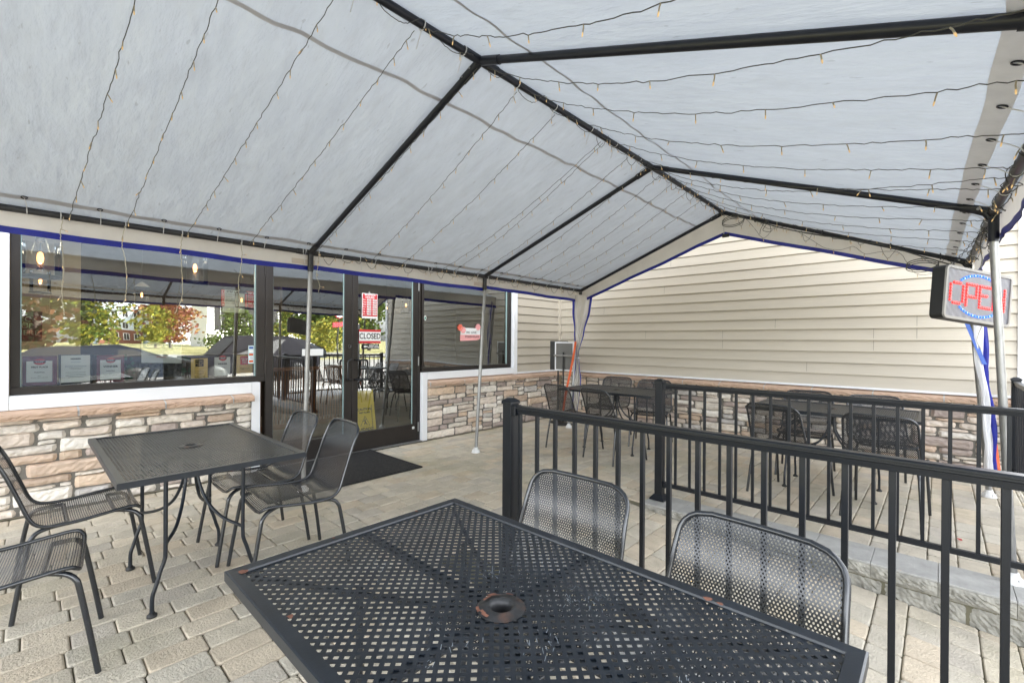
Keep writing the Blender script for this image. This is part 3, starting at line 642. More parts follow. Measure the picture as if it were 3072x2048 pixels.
for i, (m, t) in enumerate(((bluebr, ''), (paper, ''), (orangem, ''), (bluem, 'VISA'), (orangem, ''))):
    z = 1.25 - i * .034
    b = MB(); b.box((1.552, 5.0925, z - .010), (1.590, 5.0935, z + .010)); b.build('card_mark', m if t == '' else paper, st)
    if t: text(t, .016, bluem, (1.571, 5.0918, z), st)
# ---- signs on the doors
hs = thing('hours_sign', 'red and white BUSINESS HOURS sign hung on the right glass door', 'sign')
b = MB(); b.bbox((2.772, 5.068, 1.598), (2.980, 5.072, 1.900), .001); b.build('panel', paper, hs)
b = MB(); b.box((2.779, 5.066, 1.625), (2.973, 5.0675, 1.893)); b.build('red_field', redm, hs)
text('BUSINESS\nHOURS:', .034, paper, (2.876, 5.0655, 1.868), hs, bold=.0008)
for i, (d, a_, c_) in enumerate((('Mon.', '10 AM', '7 PM'), ('Tues.', '10 AM', '7 PM'), ('Wed.', '10 AM', '7 PM'), ('Thur.', '10 AM', '8 PM'), ('Fri.', '11 AM', '8 PM'), ('Sat.', '11 AM', '8 PM'), ('Sun.', '11 AM', '7 PM'))):
    z = 1.822 - i * .0285
    text(d, .019, paper, (2.800, 5.0655, z), hs, bold=.0004)
    for (q, xx, w) in ((a_, 2.862, .029), (c_, 2.938, .027)):
        b = MB(); b.box((xx - w, 5.0648, z - .0095), (xx + w, 5.0656, z + .0095)); b.build('time_slot', paper, hs); text(q, .017, inkm, (xx, 5.0644, z), hs)
b = MB(); b.lathe([(0, 0), (.011, 0), (.014, .004)], 14, Matrix.Translation((2.875, 5.078, 1.918)) @ Matrix.Rotation(R(90), 4, 'X')); b.build('suction_cup', clear, hs)
cs = thing('closed_sign', 'red and white sign reading CLOSED on the right glass door', 'sign')
b = MB(); b.bbox((2.738, 5.072, 1.296), (3.026, 5.076, 1.462), .001); b.build('panel', redm, cs); b = MB(); b.box((2.738, 5.0705, 1.325), (3.026, 5.0715, 1.435)); b.build('white_field', paper, cs)
text('CLOSED', .098, inkm, (2.882, 5.0698, 1.380), cs, sx=.78, bold=.0015)
us = thing('other_door_sign', 'small black PLEASE USE OTHER DOOR sign with a white arrow below the closed sign', 'sign')
b = MB(); b.bbox((2.782, 5.068, 1.226), (3.002, 5.072, 1.288), .001); b.build('panel', chalk, us)
text('PLEASE USE\nOTHER DOOR', .023, paper, (2.925, 5.067, 1.257), us, bold=.0006)
b = MB(); b.add([(2.795, 5.067, 1.257), (2.818, 5.067, 1.240), (2.818, 5.067, 1.250), (2.845, 5.067, 1.250), (2.845, 5.067, 1.264), (2.818, 5.067, 1.264), (2.818, 5.067, 1.274)], [tuple(range(7))]); b.build('arrow', paper, us)
b = MB(); b.bbox((2.072, 5.076, 1.158), (2.305, 5.0795, 1.232), .001); tag(b.build('blank_notice', paper), 'blank white notice stuck on the left glass door behind the tent pole', 'notice')
b = MB(); b.add([(3.715 + .02 * math.cos(a * math.pi / 10), 5.095, 1.64 + .034 * math.sin(a * math.pi / 10)) for a in range(20)], [tuple(range(20))]); gs_ = b.build('round_sticker', paper); tag(gs_, 'round white sticker with a green house shape at the left edge of the right window', 'sticker')
b = MB(); b.add([(3.703, 5.093, 1.622), (3.727, 5.093, 1.622), (3.727, 5.093, 1.648), (3.715, 5.093, 1.660), (3.703, 5.093, 1.648)], [(0, 1, 2, 3, 4)]); b.build('house_mark', tealm, gs_)
lv = thing('handmade_card', 'pink and white handmade card with paper flowers in the right window', 'card')
b = MB(); b.add([(4.34, 5.095, 1.42), (4.73, 5.095, 1.425), (4.735, 5.095, 1.52), (4.34, 5.095, 1.525)], [(0, 1, 2, 3)]); b.build('white_half', paper, lv)
b = MB(); b.add([(4.335, 5.094, 1.33), (4.66, 5.094, 1.342), (4.73, 5.094, 1.365), (4.73, 5.094, 1.424), (4.335, 5.094, 1.42)], [(0, 1, 2, 3, 4)]); b.build('pink_half', pinkm, lv)
text('WE  LOVE', .045, inkm, (4.55, 5.092, 1.455), lv); text('POLISH PLATE', .045, inkm, (4.57, 5.092, 1.392), lv)
for (cx, cz, m) in ((4.33, 1.525, coral), (4.385, 1.49, pinkm), (4.68, 1.54, pinkm)):
    b = MB()
    for k in range(6):
        a = k * math.pi / 3
        b.add([(cx, 5.090, cz)] + [(cx + .028 * math.cos(a) + .024 * math.cos(q), 5.085 + .004 * (k % 2), cz + .028 * math.sin(a) + .024 * math.sin(q)) for q in [a - 1.8 + .6 * j for j in range(7)]], [(0, i, i + 1) for i in range(1, 7)])
    b.build('paper_flower', m, lv)
# wet floor sign inside the right door
wf = thing('wet_floor_sign', 'yellow folding CAUTION wet floor sign standing just inside the right glass door', 'wet floor sign', (0, 0, 0))
def wfp(s, t):  # s across, t up
    w = .165 - .035 * t; return Vector((2.94 + (s - .5) * 2 * w, 5.26 + .07 * t, .005 + .69 * t))
b = MB()
def q4(s0, t0, s1, t1, off=0): return [wfp(s0, t0) + Vector((0, off, 0)), wfp(s1, t0) + Vector((0, off, 0)), wfp(s1, t1) + Vector((0, off, 0)), wfp(s0, t1) + Vector((0, off, 0))]
for (s0, t0, s1, t1) in ((0, 0, 1, .80), (0, .80, .25, .93), (.75, .80, 1, .93), (0, .93, 1, 1)): b.add(q4(s0, t0, s1, t1), [(0, 1, 2, 3)])
b.add([(2.79, 5.45, .005), (3.09, 5.45, .005), (3.07, 5.34, .69), (2.81, 5.34, .69)], [(0, 1, 2, 3)]); b.build('panel', yellow, wf)
rot_ = (R(90 - 5.8), 0, 0)
text('CAUTION', .042, inkm, wfp(.5, .66) + Vector((0, -.003, 0)), wf, rot=rot_, bold=.001); text('WET FLOOR', .026, inkm, wfp(.5, .60) + Vector((0, -.003, 0)), wf, rot=rot_, bold=.001); text('CUIDADO', .05, inkm, wfp(.5, .30) + Vector((0, -.003, 0)), wf, rot=rot_, bold=.001)
b = MB()
for s0 in (.13, .82):
    for k in range(12): t = .30 + k * .036; b.add([wfp(s0, t) + Vector((0, -.003, 0)), wfp(s0 + .05, t + .012) + Vector((0, -.003, 0)), wfp(s0 + .05, t + .03) + Vector((0, -.003, 0)), wfp(s0, t + .018) + Vector((0, -.003, 0))], [(0, 1, 2, 3)])
T0 = [(0.30, .36), (.72, .36), (.51, .54)]
for i in range(3):
    (a0, a1), (b0, b1) = T0[i], T0[(i + 1) % 3]; b.tube([wfp(a0, a1) + Vector((0, -.003, 0)), wfp(b0, b1) + Vector((0, -.003, 0))], .0022, 4)
for pth, rr in ((((.50, .47), (.52, .43), (.48, .39)), .006), (((.52, .43), (.60, .385)), .005), (((.50, .465), (.43, .45)), .004), (((.50, .465), (.57, .48)), .004)):
    b.tube([wfp(a, c) + Vector((0, -.004, 0)) for a, c in pth], rr, 5)
b.lathe([(0, -.004), (.008, -.004), (.008, .0), (0, .0)], 10, Matrix.Translation(wfp(.49, .487)) @ Matrix.Rotation(R(90), 4, 'X')); b.build('warning_symbol', inkm, wf)

# ================================================================ TENT
tent = thing('canopy_tent', 'white tarp canopy tent with dark pipe frame and blue hem over the patio', 'canopy tent')
XJ = [-2.45, -0.36, 1.74, 3.85, 5.72]
RG = [(-2.45, 1.89, 2.91), (-.36, 1.89, 2.91), (1.745, 1.89, 2.905), (3.842, 1.89, 2.897), (5.694, 1.89, 2.878)]
LE = [(-2.45, 4.08, 2.115), (-.36, 4.08, 2.115), (1.734, 4.08, 2.107), (3.86, 4.08, 2.124), (5.98, 4.13, 2.130)]
RE = [(-2.45, -.13, 2.12), (-.36, -.13, 2.13), (1.75, -.28, 2.12), (3.77, -.22, 2.087), (5.75, -.185, 2.06)]
PR = 0.0205
def seg(mbs, a, b, r=PR, n=12): mbs.tube([a, b], r, n)
V = Vector
for nm, L_ in (('ridge_pipe', RG), ('eave_pipe', LE), ('eave_pipe', RE)):
    m = MB(); m.tube(L_, PR, 12); m.build(nm, pipem if nm[0] == 'r' or L_ is RE else pipeg, tent)
for i in range(5):
    m = MB(); seg(m, RG[i], LE[i]); m.build('rafter', pipem, tent)
    m = MB(); a, b = V(RG[i]), V(RE[i]); m.tube([a, a.lerp(b, .95), a.lerp(b, .985) - V((0, 0, .012)), b - V((0, 0, .05)), b - V((0, 0, .12))], PR, 12); m.build('rafter', pipem, tent)
    # sleeves at the joints
    m = MB(); g = V(RG[i])
    for (q, l) in ((V(LE[i]), .16), (V(RE[i]), .16)):
        d = (q - g).normalized(); m.tube([g, g + d * l], PR + .004, 12)
    m.tube([g - V((.13, 0, 0)), g + V((.13 if i < 4 else .02, 0, 0))], PR + .004, 12)
    m.build('ridge_joint', pipem, tent)
    for q, e in ((V(LE[i]), RG[i]), (V(RE[i]), RG[i])):
        m = MB(); d = (V(e) - q).normalized(); m.tube([q, q + d * .14], PR + .004, 12); m.tube([q - V((.12, 0, 0)), q + V((.12 if i < 4 else .02, 0, 0))], PR + .004, 12); m.tube([q, q - V((0, 0, .17))], PR + .004, 12)
        m.tube([q - V((0, PR + .006, .13)), q - V((0, PR + .012, .13))], .006, 6)
        m.build('eave_joint', pipem if q.y < 1 else pipeg, tent)
    if i: 
        m = MB(); g = V(RG[i])
        for t in (.05, .10): m.tube([g + (V(LE[i]) - g) * t * .6 + V((-PR - .002, 0, 0)), g + (V(LE[i]) - g) * t * .6 + V((-PR - .008, 0, 0))], .006, 6)
        m.tube([V(RE[i]) + (g - V(RE[i])) * .03 + V((-PR - .002, 0, 0)), V(RE[i]) + (g - V(RE[i])) * .03 + V((-PR - .009, 0, 0))], .008, 8); m.build('bolt', galv, tent)
FEETL = [(-2.45, 4.08), (-.42, 4.08), (1.675, 4.07), (3.693, 4.04), (5.749, 4.171)]; FEETR = [(-2.45, -.2), (-.36, -.25), (1.77, -.62), (3.779, -.306), (5.756, -.321)]
for i in range(5):
    for (f_, e) in ((FEETL[i], LE[i]), (FEETR[i], RE[i])):
        if f_ == (1.77, -.62): continue
        m = MB(); m.tube([(f_[0], f_[1], .02), V(e) - V((0, 0, .155))], PR - .001, 14); p = m.build('post', galv, tent)
        m = MB(); prof = [(0, .0), (.052, .0), (.052, .006), (.045, .012), (.026, .05), (.024, .062), (.0, .062)]
        m.lathe(prof, 20, Matrix.Translation((f_[0], f_[1], .003)))
        for k in range(6):
            a = k * math.pi / 3; m.box((-.002, .02, .0), (.002, .046, .03), M=Matrix.Translation((f_[0], f_[1], .006)) @ Matrix.Rotation(a, 4, 'Z'))
        m.build('foot', white_pl, p)
# roof cloth
def lerpL(L, x):
    for i in range(len(L) - 1):
        if x <= L[i + 1][0] or i == len(L) - 2:
            t = (x - L[i][0]) / (L[i + 1][0] - L[i][0]); return V(L[i]).lerp(V(L[i + 1]), t)
def roof(s, t, E, lift=.024):
    # s along X in bay units 0..4, t from ridge to eave
    i = min(int(s), 3); f = s - i
    a = V(RG[i]).lerp(V(RG[i + 1]), f); b = V(E[i]).lerp(V(E[i + 1]), f)
    p = a.lerp(b, t); sag = .030 * math.sin(math.pi * f) ** 2 * math.sin(math.pi * t)
    w = .006 * math.sin(s * 21 + t * 5) * math.sin(t * 9 + s * 3) + .004 * math.sin(s * 47 + math.sin(t * 14) * 2) + .006 * math.sin(14 * (s * 2.1 - t)) * max(0, 1 - 2.2 * t) + .004 * math.sin(31 * (s * 2.1 + t)) * max(0, 1 - 2.5 * t)
    w *= min(1, 6 * t, 6 * (1 - t) + .2)
    return p + V((0, 0, lift - sag * .6 + w * math.sin(math.pi * min(1, f * 6 if f < .5 else (1 - f) * 6) / 2)))
for E_, sg in ((LE, 1), (RE, -1)):
    m = MB(); m.grid(lambda u, v: roof(u * 4, v * 1.02, E_), 160, 40); rf = m.build('roof_cloth', fabric, tent)
    # seam band part way down the slope and reinforced strip along the eave
    for (ta, tb, nm, dz) in (((.152, .162, 'seam', -.0035) if sg > 0 else (.170, .179, 'seam', -.0035)), (.945 if sg > 0 else .925, .966 if sg > 0 else .960, 'eave_strip', -.005)):
        m = MB(); wob = lambda s: .0015 * math.sin(s * 9) + .001 * math.sin(s * 23)
        m.grid(lambda u, v: roof(u * 4, ta + (tb - ta) * v + wob(u * 4) + (0 if nm == 'seam' else .0025 * abs(math.sin(u * 40)) * (1 - v)), E_) + V((0, 0, dz)), 200, 2); m.build(nm, seamm if nm == 'seam' or sg > 0 else stripm, rf)
    for k in range(26):
        s = k * .16 + .05
        if s > 3.98: break
        gm = MB(); br = MB()
        p = roof(s, .95, E_) + V((0, 0, -.009)); ring = [p + V((.013 * math.cos(a * math.pi / 7), .013 * math.sin(a * math.pi / 7), -.013 * math.sin(a * math.pi / 7) * sg * .36)) for a in range(14)]
        gm.tube(ring, .0028, 6, closed=True)
        i = min(int(s), 3); e = V(E_[i]).lerp(V(E_[i + 1]), s - i)
        br.tube([p, p.lerp(e, .5) + V((.01, 0, -.004)), e + V((.012, 0, -PR - .003))], .0022, 5)
        br.tube([e + V((.012 + .0, (PR + .003) * math.cos(a * math.pi / 6), (PR + .003) * math.sin(a * math.pi / 6))) for a in range(12)], .0022, 5, closed=True)
        gm.build('grommet', pipem, rf); br.build('bungee_tie', tiem, tent)
# valances with blue hem
def valance(P0, P1, out, drop0, drop1, hem, n=70, hemd=.032, seed=0, name='valance'):
    P0, P1, out = V(P0), V(P1), V(out)
    wv = lambda s, t: out * (.006 * math.sin(s * 17 + seed) * t + .003 * math.sin(s * 43 + seed * 2) * t) + V((0, 0, .003 * math.sin(s * 13 + seed) * t))
    m = MB(); m.grid(lambda s, t: P0.lerp(P1, s) + wv(s, t) + V((0, 0, -(drop0 + (drop1 - drop0) * s) * t)), n, 6); o = m.build(name, valm, tent)
    m = MB(); m.grid(lambda s, t: P0.lerp(P1, s) + wv(s, 1) + out * .002 + V((0, 0, -(drop0 + (drop1 - drop0) * s) + hemd * (1.0 - 1.25 * t))) - out * .004, n, 1); m.build('hem', bluem, o)
    m = MB(); m.grid(lambda s, t: P0.lerp(P1, s) + wv(s, 1) + out * .003 + V((0, 0, -(drop0 + (drop1 - drop0) * s) + hemd * (1.0 - 1.25 * t))), n, 1); m.build('hem', bluem, o)
    return o
for i in range(4):
    a, b = V(LE[i]), V(LE[i + 1]); a = a + V((0, .035, .02)); b = b + V((0, .035, .02))
    valance(a, b, (0, 1, 0), .155, .17 if i < 2 else .19, bluem, seed=i)
for i in range(4):
    a, b = V(RE[i]) + V((0, -.035, .02)), V(RE[i + 1]) + V((0, -.035, .02)); valance(a, b, (0, -1, 0), .16, .17, bluem, seed=i + 5)
# gable valance at the far end
g0, g1, g2 = V(LE[4]) + V((.035, .0, .02)), V(RG[4]) + V((.035, 0, .02)), V(RE[4]) + V((.035, 0, .02))
valance(g0 + V((0, .02, 0)), g1, (1, 0, 0), .20, .275, bluem, seed=3); valance(g1, g2, (1, 0, 0), .275, .155, bluem, seed=8)
m = MB(); m.bbox((5.70, 1.83, 2.585), (5.722, 1.91, 2.625), .004); m.build('hem_bracket', black, tent)
m = MB(); m.grid(lambda s, t: V((5.728, 1.893, 2.89 - .28 * t)) + V((0, .008 * s, 0)), 1, 2); m.build('seam', seamm, tent)
for i, (x, y) in enumerate(((1.68, 4.112), (3.80, 4.112))):
    m = MB(); m.grid(lambda s, t: V((x - .10 + .20 * s, y - .012, 2.045 - .045 * t)), 2, 1); m.build('tape_patch', tape, tent)
# gathered leg curtains at the two far corners
def leg_curtain(cx, cy, ztop, zbot, dirv, wid, lab_parts, seed=0, lean=(0, 0), blue=None):
    dirv = V(dirv).normalized(); nv = V((-dirv.y, dirv.x, 0))
    def P(s, t):
        z = ztop + (zbot - ztop) * t; w = wid(t); fold = .5 + .5 * min(1, .12 / max(w, .02)); k = 5
        c = V((cx + lean[0] * t, cy + lean[1] * t, z)) + dirv * .01 * math.sin(t * 9 + seed)
        return c + dirv * (s - .5) * w + nv * (.020 * fold * math.sin(s * k * math.pi + seed + t * 2) + .010 * math.sin(s * 11 + t * 17 + seed))
    m = MB(); m.grid(P, 36, 60); o = m.build('leg_curtain', valm if blue is None else fabric_leg, tent)
    for s0, s1 in ((-.02, .10), (.90, 1.02)) if blue is None else (blue,):
        m = MB(); m.grid(lambda s, t: P(s0 + (s1 - s0) * s, t) - nv * .006 + V((-.008, 0, 0)), 3, 60); m.build('hem', bluem, o)
    return o
fabric_leg = mat('white_leg_tarp', (0.80, 0.80, 0.82), 0.5, noise=0.08, nscale=6, bump=0.8, bscale=14, trans=0.15)
def w3(t):
    K = [(0, .30), (.12, .27), (.3, .15), (.47, .035), (.55, .06), (.68, .12), (.8, .10), (1, .07)]
    for (a, b), (c, d) in zip(K[:-1], K[1:]):
        if t <= c: u = (t - a) / (c - a); u = u * u * (3 - 2 * u); return b + (d - b) * u
    return K[-1][1]
leg_curtain(5.95, 4.08, 2.06, .10, (.64, -.77, 0), w3, None, 1, lean=(-.12, .05))
m = MB(); m.tube([V((5.865 + .03 * math.cos(a * math.pi / 6), 4.09 + .03 * math.sin(a * math.pi / 6), 1.075)) for a in range(12)], .006, 6, closed=True); m.build('curtain_tie', tiem, tent)
def w4(t):
    K = [(0, .10), (.22, .09), (.4, .08), (.5, .075), (.62, .095), (1, .10)]
    for (a, b), (c, d) in zip(K[:-1], K[1:]):
        if t <= c: return b + (d - b) * (t - a) / (c - a)
    return K[-1][1]
c4 = leg_curtain(5.62, -.235, 1.72, .16, (.70, -.72, 0), w4, None, 2, lean=(.05, -.10), blue=(.74, 1.10))
m = MB(); m.grid(lambda s, t: V((5.58 + .01 * t + .02 * s, -.135 - .13 * t - .03 * s, 1.58 - .42 * t)), 2, 12); m.build('hem', bluebr, c4)
# orange straps
def strap(lab, P0, P1, w, wd):
    P0, P1, wd = V(P0), V(P1), V(wd).normalized(); m = MB()
    m.grid(lambda s, t: P0.lerp(P1, t) + wd * w * (s - .5) + V((.012 * math.sin(t * 7), 0, 0)), 2, 24); return tag(m.build('strap', orangem), lab, 'strap')
strap('orange webbing strap along the gathered curtain beside the poster stand', (5.84, 4.12, 1.33), (5.70, 4.27, .14), .034, (.7, -.7, 0))
strap('orange webbing strap behind the blue edged curtain at the far right tent corner', (5.74, -.285, 1.18), (5.76, -.385, .20), .030, (.7, -.7, 0))
m = MB(); m.tube([(5.72, -.355, .33), (5.73, -.36, .27), (5.74, -.365, .22)], [.012, .022, .012], 8); m.build('strap_hook', orangem, [o for o in S.collection.objects if o.name.startswith('strap')][-1])

# ---------------------------------------------------------------- string lights
bstem = MB(); bstem.tube([(0, 0, 0), (.012, 0, -.004), (.026, 0, -.012)], .0026, 5); BS = bstem.mesh('bulb_stem', stemm)
btip = MB(); btip.tube([(.024, 0, -.011), (.030, 0, -.0138), (.037, 0, -.018)], [.0026, .0030, .0016], 6); BT = btip.mesh('bulb', bulbm)
def string_light(pts, lab, group, nb=9, wm=None, jit=.004, seed=0, r=.0019, grp=True, off=.5):
    rr = random.Random(seed); P = smooth_path(pts, 10)
    out = []
    for i, p in enumerate(P): out.append(p + V((rr.uniform(-jit, jit), rr.uniform(-jit, jit), rr.uniform(-jit, jit))) if 0 < i < len(P) - 1 else p)
    m = MB(); m.tube(out, r, 5)
    # second strand twisted round the first
    o = m.build('string_light', wm or wirem); tag(o, lab, 'string light', group)
    for k in range(nb):
        f = (k + off + rr.uniform(-.12, .12)) / nb * (len(out) - 1); i = int(f); p = out[i]
        t = (out[min(i + 1, len(out) - 1)] - out[max(i - 1, 0)]).normalized()
        side = t.cross(V((0, 0, 1))).normalized() * rr.choice((-1, 1)); 
        d = (side * rr.uniform(.0, 1) + V((0, 0, -rr.uniform(.3, 1))) + t * rr.uniform(-.6, .6)).normalized()
        M = Matrix.Translation(p) @ d.to_track_quat('X', 'Z').to_matrix().to_4x4()
        link('bulb_stem', BS, o, M=M); link('bulb', BT, o, M=M)
    return o
ORD = ['first', 'second', 'third', 'fourth', 'fifth', 'sixth', 'seventh', 'eighth', 'ninth', 'tenth', 'eleventh', 'twelfth', 'thirteenth', 'fourteenth', 'fifteenth', 'sixteenth']
LS = [(.33, .19), (.56, .47), (.93, .81), (1.31, 1.23), (1.73, 1.76), (2.06, 2.30), (2.44, 2.64), (3.01, 3.13), (3.04, 3.30), (3.42, 3.62), (3.72, 3.98), (4.0, 4.35), (4.28, 4.66), (4.62, 4.98), (5.0, 5.3)]
for i, (xr, xe) in enumerate(LS):
    a = V((xr, 1.90, 2.862)); b = V((xe, 4.075, 2.088)); sag = .045 if i < 7 else .07
    pts = [a.lerp(b, t) - V((0, 0, sag * math.sin(math.pi * t))) + V((0, 0, .035 * math.sin(math.pi * t)) if i < 5 else (0, 0, 0)) for t in (0, .12, .25, .4, .55, .7, .85, 1)]
    string_light(pts, '%s string of mini lights from the left, running down the left roof slope' % ORD[i], 'string lights hung down the left roof slope', 13 if i < 7 else 11, seed=i)
RS = [(1.33, 1.15, .13), (1.78, 1.60, .13), (2.13, 2.0, .12), (2.55, 2.45, .12), (2.95, 2.86, .11), (3.35, 3.20, .12), (3.55, 3.0, .16), (3.95, 3.55, .12), (4.25, 3.9, .12), (4.6, 4.25, .12), (4.95, 4.6, .11), (5.3, 5.0, .11)]
for i, (xr, xe, sag) in enumerate(RS):
    a = V((xr, 1.87, 2.872)); e = lerpL(RE, xe); b = V((xe, e.y + .02, e.z - .02))
    pts = [a.lerp(b, t) - V((0, 0, sag * math.sin(math.pi * t ** .85))) for t in (0, .1, .22, .35, .5, .65, .8, .92, 1)]
    string_light(pts, '%s string of mini lights counted from the camera, sagging across the right roof slope' % ORD[i], 'string lights sagging across the right roof slope', 9, seed=40 + i)
# tails hanging off the left eave pipe
for i, (x, L) in enumerate(((.165, .62), (.465, .60), (.785, .58), (1.17, .52), (1.79, .34))):
    rr = random.Random(i + 90); pts = [V((x, 4.045, 2.10))]
    for k in range(1, 6): pts.append(V((x + rr.uniform(-.018, .012), 4.05 + rr.uniform(-.01, .01), 2.10 - L * k / 5)))
    if i < 3: pts[-1] += V((-.04 if i else .0, 0, 0))
    string_light(pts, 'pale loose light string end hanging from the left eave pipe, %s from the left' % ORD[i], 'loose light string ends hanging from the left eave', 3, wirew, .003, seed=70 + i, r=.0024)
# strings wrapped along the pipes
def wrap(A, B, turns, rad, seed, lab, nb, droop=0.0, wm=None):
    rr = random.Random(seed); A, B = V(A), V(B); d = (B - A).normalized(); u = d.cross(V((0, 0, 1))).normalized(); w = u.cross(d); pts = []
    n = turns * 4
    for k in range(n + 1):
        t = k / n; a = k * math.pi / 2 + rr.uniform(-.4, .4); q = rad * rr.uniform(.9, 1.5)
        p = A.lerp(B, t) + (u * math.cos(a) + w * math.sin(a)) * q
        if droop and k % 6 in (2, 3): p -= V((0, 0, droop * rr.uniform(.4, 1)))
        pts.append(p)
    return string_light(pts, lab, 'light strings wrapped round the tent frame', nb, wm, .002, seed=seed, r=.0020)
wrap((1.80, 4.08, 2.10), (3.80, 4.08, 2.12), 14, .028, 101, 'tangled light string wrapped along the left eave pipe between the first two poles', 20, .06)
wrap((3.90, 4.08, 2.12), (5.90, 4.12, 2.13), 14, .028, 102, 'tangled light string wrapped along the left eave pipe beyond the second pole', 20, .07)
wrap((2.9, 1.89, 2.90), (3.84, 1.89, 2.895), 6, .028, 103, 'light string wound round the ridge pipe before the second rafter joint', 9, .05)
wrap((3.86, 1.89, 2.895), (5.65, 1.89, 2.88), 14, .03, 104, 'thick tangle of light string wound round the far end of the ridge pipe', 22, .05)
wrap((1.0, 1.89, 2.90), (2.9, 1.89, 2.90), 6, .026, 107, 'light string tied loosely along the near part of the ridge pipe', 8, .03)
wrap((5.69, 1.85, 2.87), (5.75, -.15, 2.07), 9, .03, 105, 'light string looped along the far right gable rafter', 18, .10)
wrap((5.70, 1.8, 2.80), (5.74, -.05, 2.02), 4, .03, 108, 'second light string sagging under the far right gable rafter', 14, .12)
wrap(tuple(lerpL(RE, 2.3)), (3.75, -.22, 2.085), 9, .028, 106, 'tangled light string wrapped along the right eave pipe above the open sign', 16, .05)
wrap((3.8, -.22, 2.085), (5.7, -.19, 2.06), 10, .028, 109, 'tangled light string wrapped along the right eave pipe beyond the open sign', 16, .06)
# cable bundle and loops on the far frame
def cord(lab, pts, r=.005, m=None, g=None):
    b = MB(); b.tube(smooth_path(pts, 8), r, 6); return tag(b.build('cable', m or wirem), lab, 'cable', g)
cord('black cable taped along the far right gable rafter', [(5.66, 1.6, 2.745), (5.67, 1.2, 2.56), (5.68, .8, 2.42), (5.68, .4, 2.28), (5.69, .1, 2.13), (5.70, -.08, 2.04)], .006)
loop = lambda c, ax, bx, n, dy: [V(c) + V((0.01 * math.sin(a * 2.1), ax * math.cos(a * .7), bx * math.sin(a * .7) - .002 * a)) for a in range(n)]
cord('coiled grey cable hanging in a loop under the tent apex', loop((5.62, 1.76, 2.76), .12, .05, 22, 0), .004)
cord('loose knotted cord dangling below the right side of the apex', [(5.62, 1.45, 2.74), (5.6, 1.40, 2.66), (5.6, 1.44, 2.58), (5.6, 1.36, 2.56), (5.6, 1.40, 2.68), (5.6, 1.46, 2.60), (5.6, 1.47, 2.54)], .003)
cord('coiled grey cable tied at the lower end of the far right rafter', loop((5.55, .12, 2.06), .11, .045, 24, 0), .004)
for i in range(9):
    x = [1.0, 1.35, 1.62, 2.05, 2.42, 2.85, 3.2, 3.6, 4.2][i]
    b = MB(); b.tube([V((x, 1.89 + .026 * math.cos(a * math.pi / 6), 2.905 + .026 * math.sin(a * math.pi / 6))) for a in range(12)], .003, 4, closed=True); b.tube([(x, 1.90, 2.88), (x - .015, 1.92, 2.79)], .0022, 4); b.build('zip_tie', tiem, tent)
for x in (.155, .47, .79, 1.18, 1.66, 1.80, 2.2, 2.7, 3.0, 3.35, 3.9, 4.4):
    b = MB(); b.tube([V((x, 4.08 + .026 * math.cos(a * math.pi / 6), 2.112 + .026 * math.sin(a * math.pi / 6))) for a in range(12)], .003, 4, closed=True)
    if x > 1: b.tube([(x, 4.05, 2.09), (x + .01, 4.05, 2.0)], .002, 4)
    b.build('zip_tie', tiem, tent)
for y in (1.55, .9, .35, 0.0):
    z = 2.06 + (2.878 - 2.06) * (y + .185) / 2.075
    b = MB(); b.tube([V((5.71 + .03 * math.cos(a * math.pi / 6), y, z + .03 * math.sin(a * math.pi / 6))) for a in range(12)], .006, 5, closed=True); b.build('cable_strap', black, tent)

# ================================================================ OPEN SIGN
PLs, PRs = V((3.84, -.02, 0)), V((4.34, -.335, 0)); tx = (PRs - PLs).normalized(); ty = V((0, 0, 1)); tn = tx.cross(ty)
ctr = (PLs + PRs) / 2 + V((0, 0, 1.632)); roll = Matrix.Rotation(R(-5.6), 4, tn)
Ms = Matrix.Translation(ctr) @ roll @ Matrix((tx, ty, tn)).transposed().to_4x4()
osn = thing('open_sign', 'lit LED OPEN sign with red letters and blue ring hanging behind the right pole', 'open sign'); osn.matrix_world = Ms
if (Ms.to_3x3() @ V((0, 0, 1))).dot(V((0, 0, 0)) - ctr) < 0: print('SIGN FACES AWAY')
SW, SH = .592, .33
def rrect(w, h, r, n=5):
    return [(sx * (w / 2 - r) + r * math.cos(a0 + k * math.pi / 2 / n), sy * (h / 2 - r) + r * math.sin(a0 + k * math.pi / 2 / n)) for (sx, sy, a0) in ((1, 1, 0), (-1, 1, math.pi / 2), (-1, -1, math.pi), (1, -1, 3 * math.pi / 2)) for k in range(n + 1)]
b = MB(); b.prism(rrect(SW, SH, .03), -.075, -.006, 'z'); b.build('case', chalk, osn)
b = MB(); o_, i_ = rrect(SW, SH, .03), rrect(SW - .036, SH - .036, .014); n = len(o_)
vs = [(x, y, -.006) for x, y in o_] + [(x * .99, y * .99, .003) for x, y in o_] + [(x, y, .003) for x, y in i_] + [(x, y, -.004) for x, y in i_]
b.add(vs, [(l * n + k, l * n + (k + 1) % n, (l + 1) * n + (k + 1) % n, (l + 1) * n + k) for l in range(3) for k in range(n)]); b.build('rim', signrim, osn)
b = MB(); b.grid(lambda s, t: ((s - .5) * (SW - .034), (t - .5) * (SH - .034), -.003 + (.0012 * math.sin(s * 60 + t * 31) * max(0, 1 - 9 * min(s, t, 1 - s, 1 - t)))), 50, 30); b.build('face', signface, osn)
def dot(b, x, y, r=.0092, h=.006, M=None): b.lathe([(r, 0), (r, h * .5), (r * .6, h * .9), (0, h)], 8, Matrix.Translation((x, y, -.0025)))
